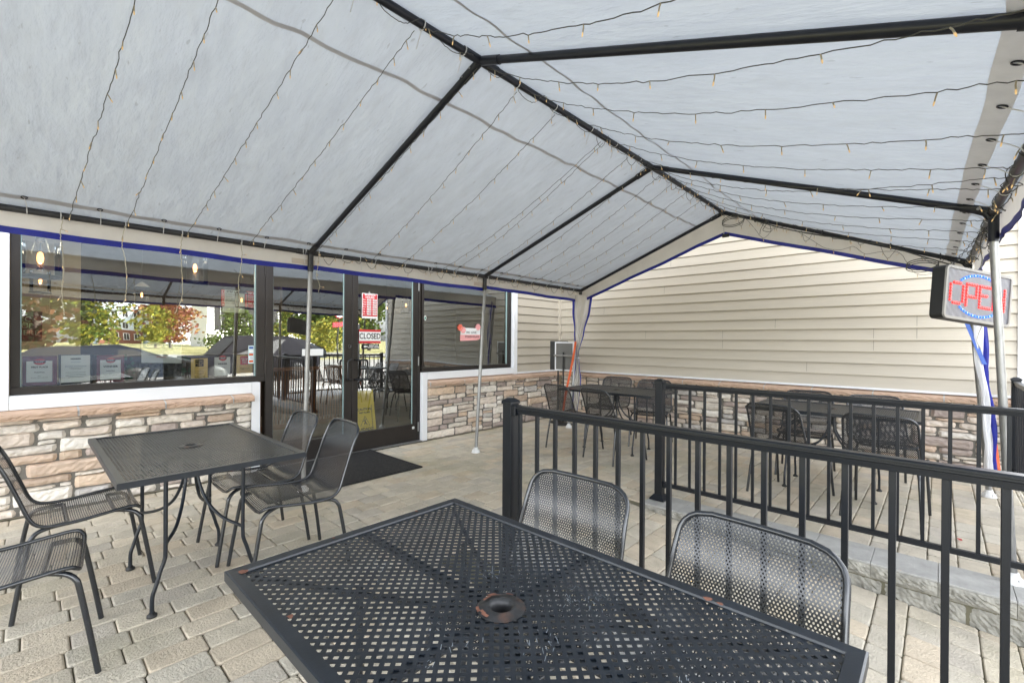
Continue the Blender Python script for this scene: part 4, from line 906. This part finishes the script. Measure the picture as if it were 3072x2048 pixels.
FONT = {'O': ["01110", "10001", "10001", "10001", "10001", "10001", "10001", "01110"], 'P': ["1111", "1001", "1001", "1001", "1111", "1000", "1000", "1000"],
        'E': ["1111", "1000", "1000", "1110", "1000", "1000", "1000", "1111"], 'N': ["1001", "1101", "1101", "1011", "1011", "1001", "1001", "1001"]}
x = -.245
for ch, w in (('O', .108), ('P', .088), ('E', .092), ('N', .10)):
    b = MB(); c2 = MB(); rows = FONT[ch]; nc = len(rows[0])
    for j, row in enumerate(rows):
        for i, v in enumerate(row):
            if v == '1':
                px, py = x + w * i / (nc - 1), .066 - .132 * j / 7
                if ch == 'O' and j in (0, 7): py += -.004 if j == 0 else .004
                dot(b, px, py)
                if i + 1 < nc and row[i + 1] == '1': dot(b, px + w * .5 / (nc - 1), py)
    b.build('led_letter', ledr, osn); x += w + .030
lbc = mat('blue_led_core', (.6, .8, 1), .3, emit=(.4, .65, 1), estr=.25)
for sg in (1, -1):
    b = MB(); c2 = MB()
    for k in range(52):
        a = 2 * math.pi * k / 52; px, py = .005 + .215 * math.cos(a), .128 * math.sin(a)
        if py * sg < .074: continue
        dot(b, px, py, .0080)
        if k % 2: c2.lathe([(.003, 0), (0, .001)], 6, Matrix.Translation((px, py, .0037)))
    L_ = b.build('led_arc', ledb, osn); c2.build('led_core', lbc, L_)
def chain(parent, P0, P1, nlink, name='chain'):
    P0, P1 = V(P0), V(P1); b = MB(); d = (P1 - P0) / nlink; q = d.normalized(); u = q.orthogonal().normalized(); w = q.cross(u)
    for k in range(nlink):
        c = P0 + d * (k + .5); a_ = u if k % 2 else w; L_ = d.length * .62
        b.tube([c + q * L_ * math.cos(t * math.pi / 5) + a_ * .006 * math.sin(t * math.pi / 5) for t in range(10)], .0016, 4, closed=True)
    return b.build(name, pipem, parent)
Mi = Ms.inverted()
chain(osn, (-.20, SH / 2 + .012, -.03), Mi @ V((3.93, -.22, 2.06)), 16); chain(osn, (.17, SH / 2 + .015, -.03), Mi @ V((4.22, -.21, 2.06)), 14)
b = MB()
for x in (-.20, .17): b.tube([(x + .014 * math.cos(a * math.pi / 6), SH / 2 + .016 + .014 * math.sin(a * math.pi / 6), -.03) for a in range(12)], .0022, 5, closed=True); b.box((x - .018, SH / 2, -.045), (x + .018, SH / 2 + .004, -.015))
b.build('hanger_ring', pipem, osn)
cord('loose pale cord hanging below the open sign', [(4.35, -.22, 1.50), (4.37, -.20, 1.44), (4.33, -.18, 1.36), (4.36, -.2, 1.30)], .0022, wirew)
cord('thin dark power wire hanging down to the top of the open sign', [(4.06, -.2, 2.05), (4.04, -.18, 1.95), (4.07, -.19, 1.86), (4.05, -.18, 1.80)], .003)

# ================================================================ RAILINGS
def railing(lab, A, B, posts, first, group, pitch=.1195, topz=.985, bal_end=None):
    A, B = V(A), V(B); L = (B - A).length; d = (B - A).normalized(); ang = math.atan2(d.y, d.x)
    o = thing('railing', lab, 'railing', A, ang, group)
    post = MB(); h = .032; post.bbox((-h, -h, 0), (h, h, .995), .002)
    PM = post.mesh('post', railm)
    cap = MB(); c = h + .006; cap.bbox((-c, -c, .985), (c, c, 1.003), .003); cap.add([(-c + .001, -c + .001, 1.003), (c - .001, -c + .001, 1.003), (c - .001, c - .001, 1.003), (-c + .001, c - .001, 1.003), (-.016, -.016, 1.018), (.016, -.016, 1.018), (.016, .016, 1.018), (-.016, .016, 1.018)], [(0, 1, 5, 4), (1, 2, 6, 5), (2, 3, 7, 6), (3, 0, 4, 7), (4, 5, 6, 7)])
    CM = cap.mesh('post_cap', railm)
    bs = MB(); w = .062; bs.add([(-w, -w, 0), (w, -w, 0), (w, w, 0), (-w, w, 0), (-w, -w, .012), (w, -w, .012), (w, w, .012), (-w, w, .012), (-h - .003, -h - .003, .045), (h + .003, -h - .003, .045), (h + .003, h + .003, .045), (-h - .003, h + .003, .045)], [(0, 3, 2, 1), (0, 1, 5, 4), (1, 2, 6, 5), (2, 3, 7, 6), (3, 0, 4, 7), (4, 5, 9, 8), (5, 6, 10, 9), (6, 7, 11, 10), (7, 4, 8, 11)])
    BM = bs.mesh('post_base', railm)
    for x in posts:
        p = link('post', PM, o, (x, 0, .004)); link('post_cap', CM, p); link('post_base', BM, p, (0, 0, .005))
    spans = list(zip(posts[:-1], posts[1:])) or []
    for a, b_ in spans:
        a += h; b_ -= h
        prof = [(-.014, topz - .042), (.014, topz - .042), (.016, topz - .022), (.020, topz - .019), (.020, topz - .013), (.024, topz - .011), (.024, topz - .005), (.018, topz), (-.018, topz), (-.024, topz - .005), (-.024, topz - .011), (-.020, topz - .013), (-.020, topz - .019), (-.016, topz - .022)]
        t = MB(); t.prism(prof, a + .012, b_ - .012, 'x'); t.build('top_rail', railm, o)
        t = MB(); t.bbox((a + .012, -.014, .122), (b_ - .012, .014, .155), .002); t.build('bottom_rail', railm, o)
        for x, s in ((a, 1), (b_, -1)):
            x0, x1 = sorted((x, x + s * .026)); t = MB(); t.bbox((x0, -.028, topz - .056), (x1, .028, topz + .001), .003); t.build('rail_bracket', railm, o)
            t = MB(); t.bbox((x0, -.019, .112), (x1, .019, .162), .003); t.build('rail_bracket', railm, o)
        bm = MB(); bm.bbox((-.0092, -.0092, .1555), (.0092, .0092, topz - .0425), .0012); BMm = bm.mesh('baluster', railm)
        x = a + first - h if a == posts[0] + h else a + .09
        while x < b_ - .03: link('baluster', BMm, o, (x, 0, 0)); x += pitch
    return o
railing('long black metal railing nearest the camera beside the lattice table', (1.84, 1.73, 0), (1.84, -1.2, 0), [0, 2.42], .072, 'black railings along the ramp')
railing('black metal railing farther from the camera in front of the two back tables', (3.67, 1.72, .004), (3.67, -1.2, .004), [0, 2.42], .136, 'black railings along the ramp', .1165)
railing('black metal railing at the right edge running from the end of the siding wall', (6.42, -.53, 0), (3.9, -.53, 0), [0, 2.44], .10, None)

# ================================================================ TABLES
def lattice_table(loc, rz, lab, group, WX=.77, WY=1.25, worn=False):
    o = thing('patio_table', lab, 'patio table', (loc[0], loc[1], 0), rz, group); zt = .732; rim = .034
    ix, iy = WX / 2 - rim, WY / 2 - rim; p = .0204; hh = .262 * p; b = MB(); q = math.sqrt(.5); n = int(1.3 / p)
    th = .0022
    for i in range(-n, n):
        for j in range(-n, n):
            cu, cv = (i + .5) * p, (j + .5) * p; cx, cy = (cu - cv) * q, (cu + cv) * q
            if abs(cx) > ix + .013 or abs(cy) > iy + .013 or math.hypot(cx, cy) < .050: continue
            vs = []
            for z in (zt, zt - th):
                for (s, k) in ((p / 2, 0), (hh, 1)):
                    for (du, dv) in ((-s, -s), (s, -s), (s, s), (-s, s)):
                        u_, v_ = cu + du, cv + dv; x_, y_ = (u_ - v_) * q, (u_ + v_) * q
                        vs.append((max(-ix - .012, min(ix + .012, x_)), max(-iy - .012, min(iy + .012, y_)), z))
            fs = [(k, (k + 1) % 4, 4 + (k + 1) % 4, 4 + k) for k in range(4)] + [(4 + k, 4 + (k + 1) % 4, 12 + (k + 1) % 4, 12 + k) for k in range(4)] + [(12 + k, 12 + (k + 1) % 4, 8 + (k + 1) % 4, 8 + k) for k in range(4)]
            b.add(vs, fs)
    b.build('tabletop', tabmat, o)
    r_ = MB(); X, Y = WX / 2, WY / 2
    prof = [(0, .7365), (.004, .7385), (rim - .002, .7375), (rim, .733), (rim, .7315), (.003, .7285), (.0025, .712), (0, .712)]
    nP = len(prof); vs = []
    for (sx, sy) in ((-1, -1), (1, -1), (1, 1), (-1, 1)):
        for (d, z) in prof: vs.append((sx * (X - d), sy * (Y - d), z))
    r_.add(vs, [(k * nP + a, ((k + 1) % 4) * nP + a, ((k + 1) % 4) * nP + (a + 1) % nP, k * nP + (a + 1) % nP) for k in range(4) for a in range(nP)]); r_.build('rim', tabmat, o)
    u = MB(); u.lathe([(.0205, .695), (.0205, .722), (.023, .732), (.028, .7385), (.032, .7395), (.037, .737), (.052, .7355), (.056, .7335)], 36); ur = u.build('umbrella_ring', ringm, o)
    if worn:
        rr = random.Random(2)
        for k in range(9):
            a = rr.choice((rr.uniform(-.5, .9), rr.uniform(2.4, 3.0), rr.uniform(.9, 1.5))); ra = rr.uniform(.036, .052); ww = MB()
            s = rr.uniform(.003, .007); zf = .7402 if ra < .04 else .7394
            ww.add([(ra * math.cos(a + t * .12 + rr.uniform(-.02, .02)) , ra * math.sin(a + t * .12), zf) for t in range(4)] + [((ra + s) * math.cos(a + t * .12), (ra + s) * math.sin(a + t * .12), zf - .0012) for t in range(3, -1, -1)], [tuple(range(8))]); ww.build('rust_patch', rust, ur)
        sc = MB()
        for (cx, cy, n_) in ((.09, .13, 22), (-.02, -.16, 18), (.16, -.12, 26), (-.20, -.02, 12), (.05, -.42, 16), (-.1, .36, 8)):
            for k in range(n_):
                x, y = cx + rr.gauss(0, .028), cy + rr.gauss(0, .028); a = rr.gauss(.8, .35); L_ = rr.uniform(.004, .018); w = .0006
                sc.add([(x, y, zt + .0006), (x + L_ * math.cos(a), y + L_ * math.sin(a), zt + .0006), (x + L_ * math.cos(a) - w, y + L_ * math.sin(a) + w, zt + .0006), (x - w, y + w, zt + .0006)], [(0, 1, 2, 3)])
        sc.build('scratches', scratch, o)
        ru = MB()
        for (x, y, s) in ((-.352, .585, .012), (-.345, .30, .008), (.20, .612, .006), (.352, -.33, .010), (.35, -.36, .007), (-.10, .611, .005)):
            ru.add([(x + s * rr.uniform(.5, 1.2) * math.cos(a), y + s * rr.uniform(.6, 1.6) * math.sin(a), .7392) for a in [k * .785 for k in range(8)]], [tuple(range(8))])
        ru.build('rust_patch', rust, o)
    c = MB(); h = MB()
    for s in (1, -1):
        c.bbox((min(s * .045, s * (X - .03)), -.012, .715), (max(s * .045, s * (X - .03)), .012, .7285), .002); c.bbox((-.012, min(s * .045, s * (Y - .03)), .7145), (.012, max(s * .045, s * (Y - .03)), .728), .002)
        for s2 in (1, -1): c.tube([(s2 * .03, s * .035, .7205), (s2 * (X - .05), s * (Y - .05), .7205)], .007, 6)
    c.build('support_bar', tabmat, o)
    [h.lathe([(.024, z), (.038, z), (.038, z + .02), (.024, z + .02), (.024, z)], 20) for z in (.60, .655)]; h.tube([(0, 0, .59), (0, 0, .70)], .0235, 16, cap=False); h.build('hub', tabmat, o)
    for sx in (-1, 1):
        for sy in (-1, 1):
            l = MB(); ax, ay, fx, fy = .170 * sx, .325 * sy, .222 * sx, .328 * sy
            l.tube(smooth_path([(ax, ay, .722), (ax, ay, .5), (ax, ay, .30), (ax + .004 * sx, ay, .255), (ax + .020 * sx, ay, .205), (fx - .014 * sx, fy, .14), (fx - .002 * sx, fy, .10), (fx, fy, .06), (fx, fy, .015)], 5), .0095, 8)
            L_ = l.build('leg', tabmat, o)
            a = MB(); a.tube(smooth_path([(.024 * sx, .016 * sy, .70), (.026 * sx, .020 * sy, .60), (.034 * sx, .036 * sy, .52), (.062 * sx, .095 * sy, .42), (.105 * sx, .19 * sy, .355), (ax * .92, ay * .86, .325), (ax, ay, .322)], 5), .0085, 8); a.build('brace', tabmat, o)
            f = MB(); f.lathe([(0, 0), (.021, 0), (.022, .006), (.021, .012), (.014, .016), (.012, .022), (0, .022)], 14, Matrix.Translation((fx, fy, .0))); f.build('foot', chalk, L_)
    return o
GT = 'black lattice patio tables with rims'
T1 = lattice_table((.645, 3.085), 0, 'black lattice patio table in front of the left stone wall and big window', GT)
T2 = lattice_table((.74, .722), 0, 'large black lattice table closest to the camera with a rusty umbrella ring and scratches', GT, worn=True)
TA = dup(T1, (5.07, 2.95, 0), R(2), 'black lattice patio table in the far corner beside the poster stand and gathered curtain')
TB = dup(T1, (5.06, .72, 0), 0, 'black lattice patio table behind the farther railing, left of the right tent curtain')

# ================================================================ CHAIRS
def chair_mesh():
    W_ = .47
    prof = smooth_path([(.205, 0, .418), (.195, 0, .436), (.165, 0, .446), (.08, 0, .438), (-.05, 0, .424), (-.14, 0, .424), (-.185, 0, .440), (-.212, 0, .475), (-.235, 0, .54), (-.262, 0, .62), (-.295, 0, .71), (-.33, 0, .785), (-.342, 0, .812)], 12)
    cum = [0]
    for a, b in zip(prof[:-1], prof[1:]): cum.append(cum[-1] + (b - a).length)
    LT = cum[-1]
    def at(d):
        d = max(0, min(LT, d))
        for i in range(len(cum) - 1):
            if d <= cum[i + 1]: t = (d - cum[i]) / max(1e-9, cum[i + 1] - cum[i]); return prof[i].lerp(prof[i + 1], t)
        return prof[-1]
    def half(d):
        k = .055; h = W_ / 2 - .004
        if d < k: h -= k - math.sqrt(max(0, k * k - (k - d) ** 2))
        if d > LT - k * 1.3: e = k * 1.3; h -= e - math.sqrt(max(0, e * e - (e - (LT - d)) ** 2))
        t = d / LT; return h - .018 * max(0, (t - .55)) * 2
    def P(d, y):
        p = at(d); hw = half(d); s = max(-1, min(1, y / (W_ / 2)))
        dip = .012 * (1 - s * s) * (1 if d < LT * .45 else max(0, 1 - (d - LT * .45) / (LT * .1))); cup = .016 * (1 - s * s) * max(0, min(1, (d / LT - .5) * 5))
        return V((p.x - cup, max(-hw, min(hw, y)), p.z - dip))
    m = MB(); pit = .0098; rh = .0030; ny = int(W_ / pit); nd = int(LT / (pit * .866)); pv = pit * .866; NH = 6
    for j in range(nd):
        d = (j + .5) * LT / nd; pv = LT / nd
        off = 0 if j % 2 else pit / 2
        for i in range(-ny // 2 - 1, ny // 2 + 2):
            y = i * pit + off; hw = half(d)
            if abs(y) - pit / 2 > hw: continue
            co = [(d - pv / 2, y - pit / 2), (d - pv / 2, y), (d - pv / 2, y + pit / 2), (d + pv / 2, y + pit / 2), (d + pv / 2, y), (d + pv / 2, y - pit / 2)]
            an = [-2.356, -1.571, -.785, .785, 1.571, 2.356]
            if abs(y) + pit * .4 > hw or d < pv * 1.4 or d > LT - pv * 1.4:
                m.add([P(a, b_) for a, b_ in co], [(0, 1, 2, 3, 4, 5)], None, True); continue
            inn = [(d + rh * math.sin(t) , y + rh * math.cos(t)) for t in (math.pi * 1.22, math.pi * 1.5, math.pi * 1.78, math.pi * .22, math.pi * .5, math.pi * .78)]
            m.add([P(a, b_) for a, b_ in co + inn], [(k, (k + 1) % 6, 6 + (k + 1) % 6, 6 + k) for k in range(6)], None, True)
    path = []
    N_ = 44
    for i in range(N_ + 1):
        d = LT * i / N_
        if d < .02 or d > LT - .02: continue
        path.append(P(d, W_))
    def arc(d0, s):  # across the end
        return [P(d0, y) for y in ([-.17, -.1, 0, .1, .17] if s > 0 else [.17, .1, 0, -.1, -.17])]
    corner = lambda dd: [P(q, W_) for q in dd]
    rightp = [P(q, W_) for q in (.004, .012, .03)] + path + [P(LT - q, W_) for q in (.035, .018, .006)]
    leftp = [V((p.x, -p.y, p.z)) for p in rightp][::-1]
    topc = [P(LT, y) for y in (.13, .06, 0, -.06, -.13)]; botc = [P(0, y) for y in (-.13, -.06, 0, .06, .13)]
    ring = rightp + topc + leftp + botc
    f = MB(); f.tube(ring, .0085, 8, closed=True)
    legs = []
    for sx, sy in ((1, 1), (1, -1), (-1, 1), (-1, -1)):
        l = MB()
        if sx > 0: pts = [(.10, .165 * sy, .424), (.135, .185 * sy, .420), (.170, .205 * sy, .412), (.195, .216 * sy, .388), (.206, .220 * sy, .35), (.236, .228 * sy, .17), (.262, .234 * sy, .003)]
        else: pts = [(-.08, .185 * sy, .412), (-.14, .195 * sy, .410), (-.185, .207 * sy, .400), (-.208, .215 * sy, .372), (-.218, .218 * sy, .335), (-.245, .228 * sy, .17), (-.268, .236 * sy, .003)]
        l.tube(smooth_path(pts, 4), .0105, 9); legs.append(l.mesh('leg', chairm))
    cb = MB(); cb.tube([(.10, -.17, .424), (.10, .17, .424)], .008, 6); cc = MB(); cc.tube([(-.08, -.19, .412), (-.08, .19, .412)], .008, 6)
    return m.mesh('shell', chairm), f.mesh('rim_frame', chairm), legs, [cb.mesh('crossbar', chairm), cc.mesh('crossbar', chairm)]
SH_, FR_, LG_, CB_ = chair_mesh()
def chair(x, y, a, lab, group):
    o = thing('patio_chair', lab, 'patio chair', (x, y, 0), R(a), group)
    link('shell', SH_, o); link('rim_frame', FR_, o); [link('crossbar', q, o) for q in CB_]
    for l in LG_: link('leg', l, o)
    return o
G1 = 'perforated black metal patio chairs'
chair(1.07, 2.80, 176, 'black chair right of the left table, nearer of the two beside the door mat', G1)
chair(1.04, 3.31, 179, 'black chair right of the left table, farther of the two, nearer the glass door', G1)
chair(.23, 3.37, 0, 'black chair left of the left table, in front of the stone wall', G1)
chair(-.03, 2.71, -6, 'black chair cut off by the left photo edge, only seat and legs showing', G1)
chair(1.115, 1.00, 181, 'black chair back rising over the far edge of the nearest table, left one of two', G1)
chair(1.075, .405, 175, 'black chair back rising over the far edge of the nearest table, right one of two', G1)
chair(4.70, 3.32, -10, 'perforated black chair at the corner table, in front of the poster stand', G1)
chair(4.61, 2.70, -14, 'perforated black chair at the corner table, nearest the post of the farther railing', G1)
chair(5.66, 3.43, 186, 'black chair on the stone wall side of the corner table, left one', G1)
chair(5.58, 2.74, 198, 'black chair on the stone wall side of the corner table, nearer the railing post', G1)
chair(4.64, .96, -14, 'perforated black chair at the right back table, railing side, left one', G1)
chair(4.57, .30, -4, 'perforated black chair at the right back table, railing side, right one with the widest back', G1)
chair(5.48, 1.00, 186, 'perforated black chair at the right back table, stone wall side, left one', G1)
chair(5.45, .39, 195, 'perforated black chair at the right back table, stone wall side, right one', G1)

# ================================================================ POSTER STANDS
def poster(x, y, ang, lab, z0_, z1, w, face, rimm, split=True, ph=None):
    o = thing('poster_stand', lab, 'poster stand', (x, y, 0), ang, 'poster stands in the corner')
    b = MB(); b.tube([(0, 0, .01), (0, 0, z0_ + (.30 if split else .1))], .013, 10); b.build('pole', chalk, o)
    b = MB(); b.lathe([(0, 0), (.15, 0), (.15, .012), (.02, .03), (0, .03)], 24); b.build('base', chalk, o)
    f = MB(); t = .022; yb = .022
    for (a0, b0, a1, b1) in ((-w / 2, z0_, w / 2, z0_ + t), (-w / 2, z1 - t, w / 2, z1), (-w / 2, z0_ + t, -w / 2 + t, z1 - t), (w / 2 - t, z0_ + t, w / 2, z1 - t)):
        f.bbox((yb, a0, b0), (yb + .014, a1, b1), .002)
    f.build('frame', rimm, o)
    b = MB(); b.box((yb + .003, -w / 2 + t, z0_ + t), (yb + .010, w / 2 - t, z1 - t)); b.build('poster_panel', face, o)
    if split: b = MB(); b.bbox((-.012, -w / 2, z0_ + .235), (.02, w / 2, z0_ + .262), .002); b.build('clamp_bar', signrim, o)
    return o
poster(5.93, 4.42, R(4), 'silver framed grey poster stand on a black pole in the corner beside the gathered curtain', .857, 1.325, .36, greyp, trimw)
poster(6.03, 4.60, R(10), 'black framed poster stand mostly hidden behind the silver one in the corner', .86, 1.34, .33, chalk, chalk, False)

# ================================================================ ACROSS THE STREET (seen mirrored in the glass)
def car(x, y, a, col, lab, suv=False):
    o = thing('parked_car', lab, 'car', (x, y, -.28), a, 'cars parked in the lot'); H_ = 1.75 if suv else 1.42
    paint = mat('car_paint_%d' % len(MT), col, .6, .0, spec=.06)
    side = [(-2.3, .35), (-2.32, .75), (-2.2, .95), (-1.3, 1.0), (-.75, H_ - .08), (-.2, H_), (1.1, H_ - .02), (1.9 if suv else 1.55, H_ - .15), (2.2 if suv else 2.1, 1.0), (2.3, .8), (2.28, .35)]
    b = MB(); ws = []
    for i, (px, pz) in enumerate(side):
        w = .9 if pz < 1.02 else .68
        ws.append((px, pz, w))
    n = len(ws); vs = [(p, -w, z) for p, z, w in ws] + [(p, w, z) for p, z, w in ws]
    b.add(vs, [tuple(range(n)), tuple(range(2 * n - 1, n - 1, -1))] + [(k, k + n, (k + 1) % n + n, (k + 1) % n) for k in range(n)]); b.build('body', paint, o)
    g = MB()
    for s in (-1, 1): g.add([(-1.05, s * .83, 1.04), (-.68, s * .71, H_ - .14), (1.35, s * .71, H_ - .16), (1.85, s * .83, 1.04)], [(0, 1, 2, 3)])
    g.add([(-1.32, -.78, 1.02), (-1.32, .78, 1.02), (-.80, .62, H_ - .12), (-.80, -.62, H_ - .12)], [(0, 1, 2, 3)]); g.add([(1.52 if not suv else 1.92, -.62, H_ - .18), (1.52 if not suv else 1.92, .62, H_ - .18), (2.12, .78, 1.03), (2.12, -.78, 1.03)], [(0, 1, 2, 3)]); g.build('windows', chalk, o)
    for wx in (-1.45, 1.4):
        for s in (-1, 1):
            w = MB(); w.lathe([(0, -.1), (.2, -.1), (.33, -.1), (.34, 0), (.33, .1), (0, .1)], 20, Matrix.Translation((wx, s * .84, .34)) @ Matrix.Rotation(R(90), 4, 'X')); wo = w.build('wheel', chalk, o)
            w = MB(); w.lathe([(0, .105), (.2, .105)], 14, Matrix.Translation((wx, s * .84, .34)) @ Matrix.Rotation(R(90 * s), 4, 'X')); w.build('rim', signrim, wo)
    w = MB(); [w.bbox((-2.34, s * .6 - .15, .62), (-2.28, s * .6 + .15, .76), .01) for s in (-1, 1)]; w.build('headlight', paper, o)
    return o
car(6.1, -9.6, R(-3), (.012, .012, .016), 'dark SUV parked across the lot, mirrored in the big window', True)
car(8.6, -17.5, R(85), (.3, .3, .31), 'silver car parked in the lot, mirrored at the right of the big window')
car(12.2, -22, R(20), (.05, .06, .07), 'dark grey car parked in the lot, mirrored in the left door')
car(21.5, -44.8, R(60), (.75, .75, .75), 'white car on the far side of the road, mirrored in the left door')
car(.9, -8.6, R(2), (.02, .025, .035), 'dark blue car parked close, mirrored low behind the framed awards')
leafg = mat('green_foliage', (.07, .10, .022), .6, attr=True, noise=.3, nscale=1, trans=0); barkm = mat('tree_bark', (.09, .07, .05), .9, noise=.3)
def tree(x, y, h, w, cols, lab, n=2600, conic=False, base=.15, ls=.16, seed=0, gappy=0):
    o = thing('tree', lab, 'tree', (x, y, -.4), 0, 'trees across the lot'); r = random.Random(seed); b = MB()
    b.tube([(0, 0, 0), (.05, 0, h * .3), (0, .05, h * .85)], [w * .035, w * .028, .02], 7)
    for k in range(8): a = k * 2.4; z = h * (.25 + .07 * k); b.tube([(0, 0, z), (w * .3 * math.cos(a), w * .3 * math.sin(a), z + h * .12)], [w * .014, .01], 5)
    b.build('trunk', barkm, o); c = MB()
    cl = [(r.gauss(0, .17) * w, r.gauss(0, .17) * w, h * (base + (1 - base) * r.random() ** .9)) for _ in range(46)]
    for k in range(n):
        cx, cy, cz = cl[r.randrange(len(cl))]; f = (cz / h - base) / (1 - base)
        env = (1 - f) * 1.15 + .1 if conic else math.sqrt(max(.02, 1 - (2 * f - 1) ** 2)) + .15
        s = .12 * w; px, py, pz = cx * env * (1.3 if conic else 1.15) + r.gauss(0, s) * env, cy * env + r.gauss(0, s) * env, cz + r.gauss(0, s * .6)
        if pz > h * 1.02 or pz < h * base * .8: continue
        u = V((r.gauss(0, 1), r.gauss(0, 1), r.gauss(0, .6))).normalized() * ls; v = u.orthogonal().normalized() * ls * .8; p = V((px, py, pz))
        col = r.choice(cols); q = r.uniform(.7, 1.25)
        c.add([p - u, p + v, p + u, p - v], [(0, 1, 2, 3)], (col[0] * q, col[1] * q, col[2] * q))
    c.build('crown', leafg, o); return o
GR = [(.10, .16, .03), (.15, .20, .04), (.06, .10, .02)]; YG = [(.32, .32, .05), (.22, .25, .04), (.42, .36, .06)]; RD = [(.38, .14, .08), (.30, .09, .06), (.42, .24, .08)]; DK = [(.03, .045, .015), (.05, .07, .02), (.12, .05, .02)]
tree(.4, -22.5, 9.5, 5.5, DK, 'dark tree mirrored at the left edge of the big window', 2600, ls=.2, seed=1)
tree(5.3, -66, 9.0, 5.5, GR + YG, 'green tree mirrored left of the gabled apartment house', 3000, ls=.26, seed=2)
tree(17.3, -88, 9.0, 7, RD, 'red autumn tree mirrored in the middle of the big window', 3000, ls=.3, seed=3)
tree(14.6, -84, 7.0, 4.5, YG, 'yellow green shrub tree mirrored beside the red autumn tree', 1600, ls=.3, seed=4)
tree(17.1, -51.8, 7.4, 4.4, GR, 'conical evergreen mirrored at the right side of the big window', 3000, True, .05, .18, 5)
tree(23.3, -51.8, 7.2, 4.2, GR + YG, 'conical evergreen mirrored in the left glass door', 2600, True, .05, .2, 6)
tree(30.0, -59, 11, 8, GR, 'tall green tree mirrored right of the pole in the left glass door', 3000, ls=.3, seed=7)
tree(34.0, -58, 9, 7, YG + GR, 'yellow green tree mirrored beside the meeting stile of the glass doors', 2600, ls=.3, seed=8)
tree(27.5, -50, 4.5, 6, YG, 'low yellow bush mirrored in the left glass door', 1800, base=.02, ls=.22, seed=9)
tree(41, -62, 12, 9, GR, 'large green tree mirrored in the right glass door', 2600, ls=.34, seed=10)
tree(-6, -70, 11, 9, GR, 'green tree beyond the lot on the left', 2400, ls=.34, seed=11)
tree(2.4, -27, 1.7, 1.1, GR + YG, 'small conical shrub at the lot edge mirrored above the awards', 700, True, .02, .06, 12)
tree(3.6, -27, 2.3, 1.2, YG, 'bright green conical shrub at the lot edge mirrored above the awards', 700, True, .02, .06, 13)
def house(x0, x1, y, dep, h, gab, wall, lab, floors, nw, brick=None, roofc=(.12, .11, .11)):
    o = thing('apartment_house', lab, 'apartment house', (x0, y, -.4)); w = x1 - x0; wm = mat('wall_%d' % len(MT), wall, .8, noise=.05)
    b = MB(); b.box((0, -dep, 0), (w, 0, h)); b.build('wall', wm, o)
    if gab: b = MB(); b.prism([(-.8, h), (w + .8, h), (w / 2, h + gab)], -dep - .5, .6, 'y'); b.build('roof', mat('roof_%d' % len(MT), roofc, .8), o); b = MB(); b.prism([(0.1, h), (w - .1, h), (w / 2, h + gab * .86)], .601, .66, 'y'); b.build('gable', wm, o); b = MB(); b.tube([(-.8, .75, h), (w / 2, .75, h + gab), (w + .8, .75, h)], .25, 4); b.build('fascia', trimw, o)
    if brick: b = MB(); b.box((-.05, -.1, 0), (w + .05, .06, brick)); b.build('brick_base', mat('brick_%d' % len(MT), (.22, .09, .06), .9, noise=.2), o)
    for f in range(floors):
        for k in range(nw):
            cx = w * (k + .5) / nw; z = h * (f + .35) / floors; fw, fh = w / nw * .24, h / floors * .26
            b = MB(); b.box((cx - fw - .15, .061, z - .15), (cx + fw + .15, .12, z + 2 * fh + .15)); wf_ = b.build('window', trimw, o)
            b = MB(); b.box((cx - fw, .121, z), (cx - .05, .14, z + 2 * fh)); b.box((cx + .05, .121, z), (cx + fw, .14, z + 2 * fh)); b.build('pane', chalk, wf_)
    return o
house(15, 26, -180, 14, 11.0, 4.2, (.60, .68, .76), 'blue grey gabled apartment house with a brick base mirrored in the big window', 3, 4, brick=4.4)
house(26.5, 42, -172, 12, 12.5, 0, (.58, .60, .62), 'long grey apartment house mirrored behind the red tree', 4, 7)
house(29.5, 58, -116, 14, 10.5, 0, (.88, .86, .80), 'big white building mirrored behind the evergreens', 1, 5)
wr = thing('utility_wires', 'power lines running along the road, mirrored in the glass', 'power lines')
for k in range(7):
    b = MB(); z = 7.0 + .45 * k; b.tube([(-60 + 15 * j, -40 - k * .3, z - .5 * math.sin(math.pi * ((j * 15 / 45) % 1))) for j in range(15)], .035, 4); b.build('wire', chalk, wr)
sg = thing('pole_sign', 'round red roadside sign on a pole mirrored in the left glass door', 'sign', (14.7, -19.8, -.28))
b = MB(); b.tube([(0, 0, 0), (0, 0, 3.0)], .06, 8); b.build('pole', chalk, sg)
b = MB(); b.lathe([(0, -.06), (.42, -.06), (.42, .06), (0, .06)], 28, Matrix.Translation((0, 0, 3.5)) @ Matrix.Rotation(R(90), 4, 'X')); b.build('disc', redm, sg)
b = MB(); b.lathe([(.22, .07), (.34, .07)], 28, Matrix.Translation((0, 0, 3.5)) @ Matrix.Rotation(R(-90), 4, 'X')); b.build('ring', paper, sg); b = MB(); b.bbox((-.5, -.05, 2.5), (.5, .05, 2.85), .02); b.build('lower_panel', redm, sg)
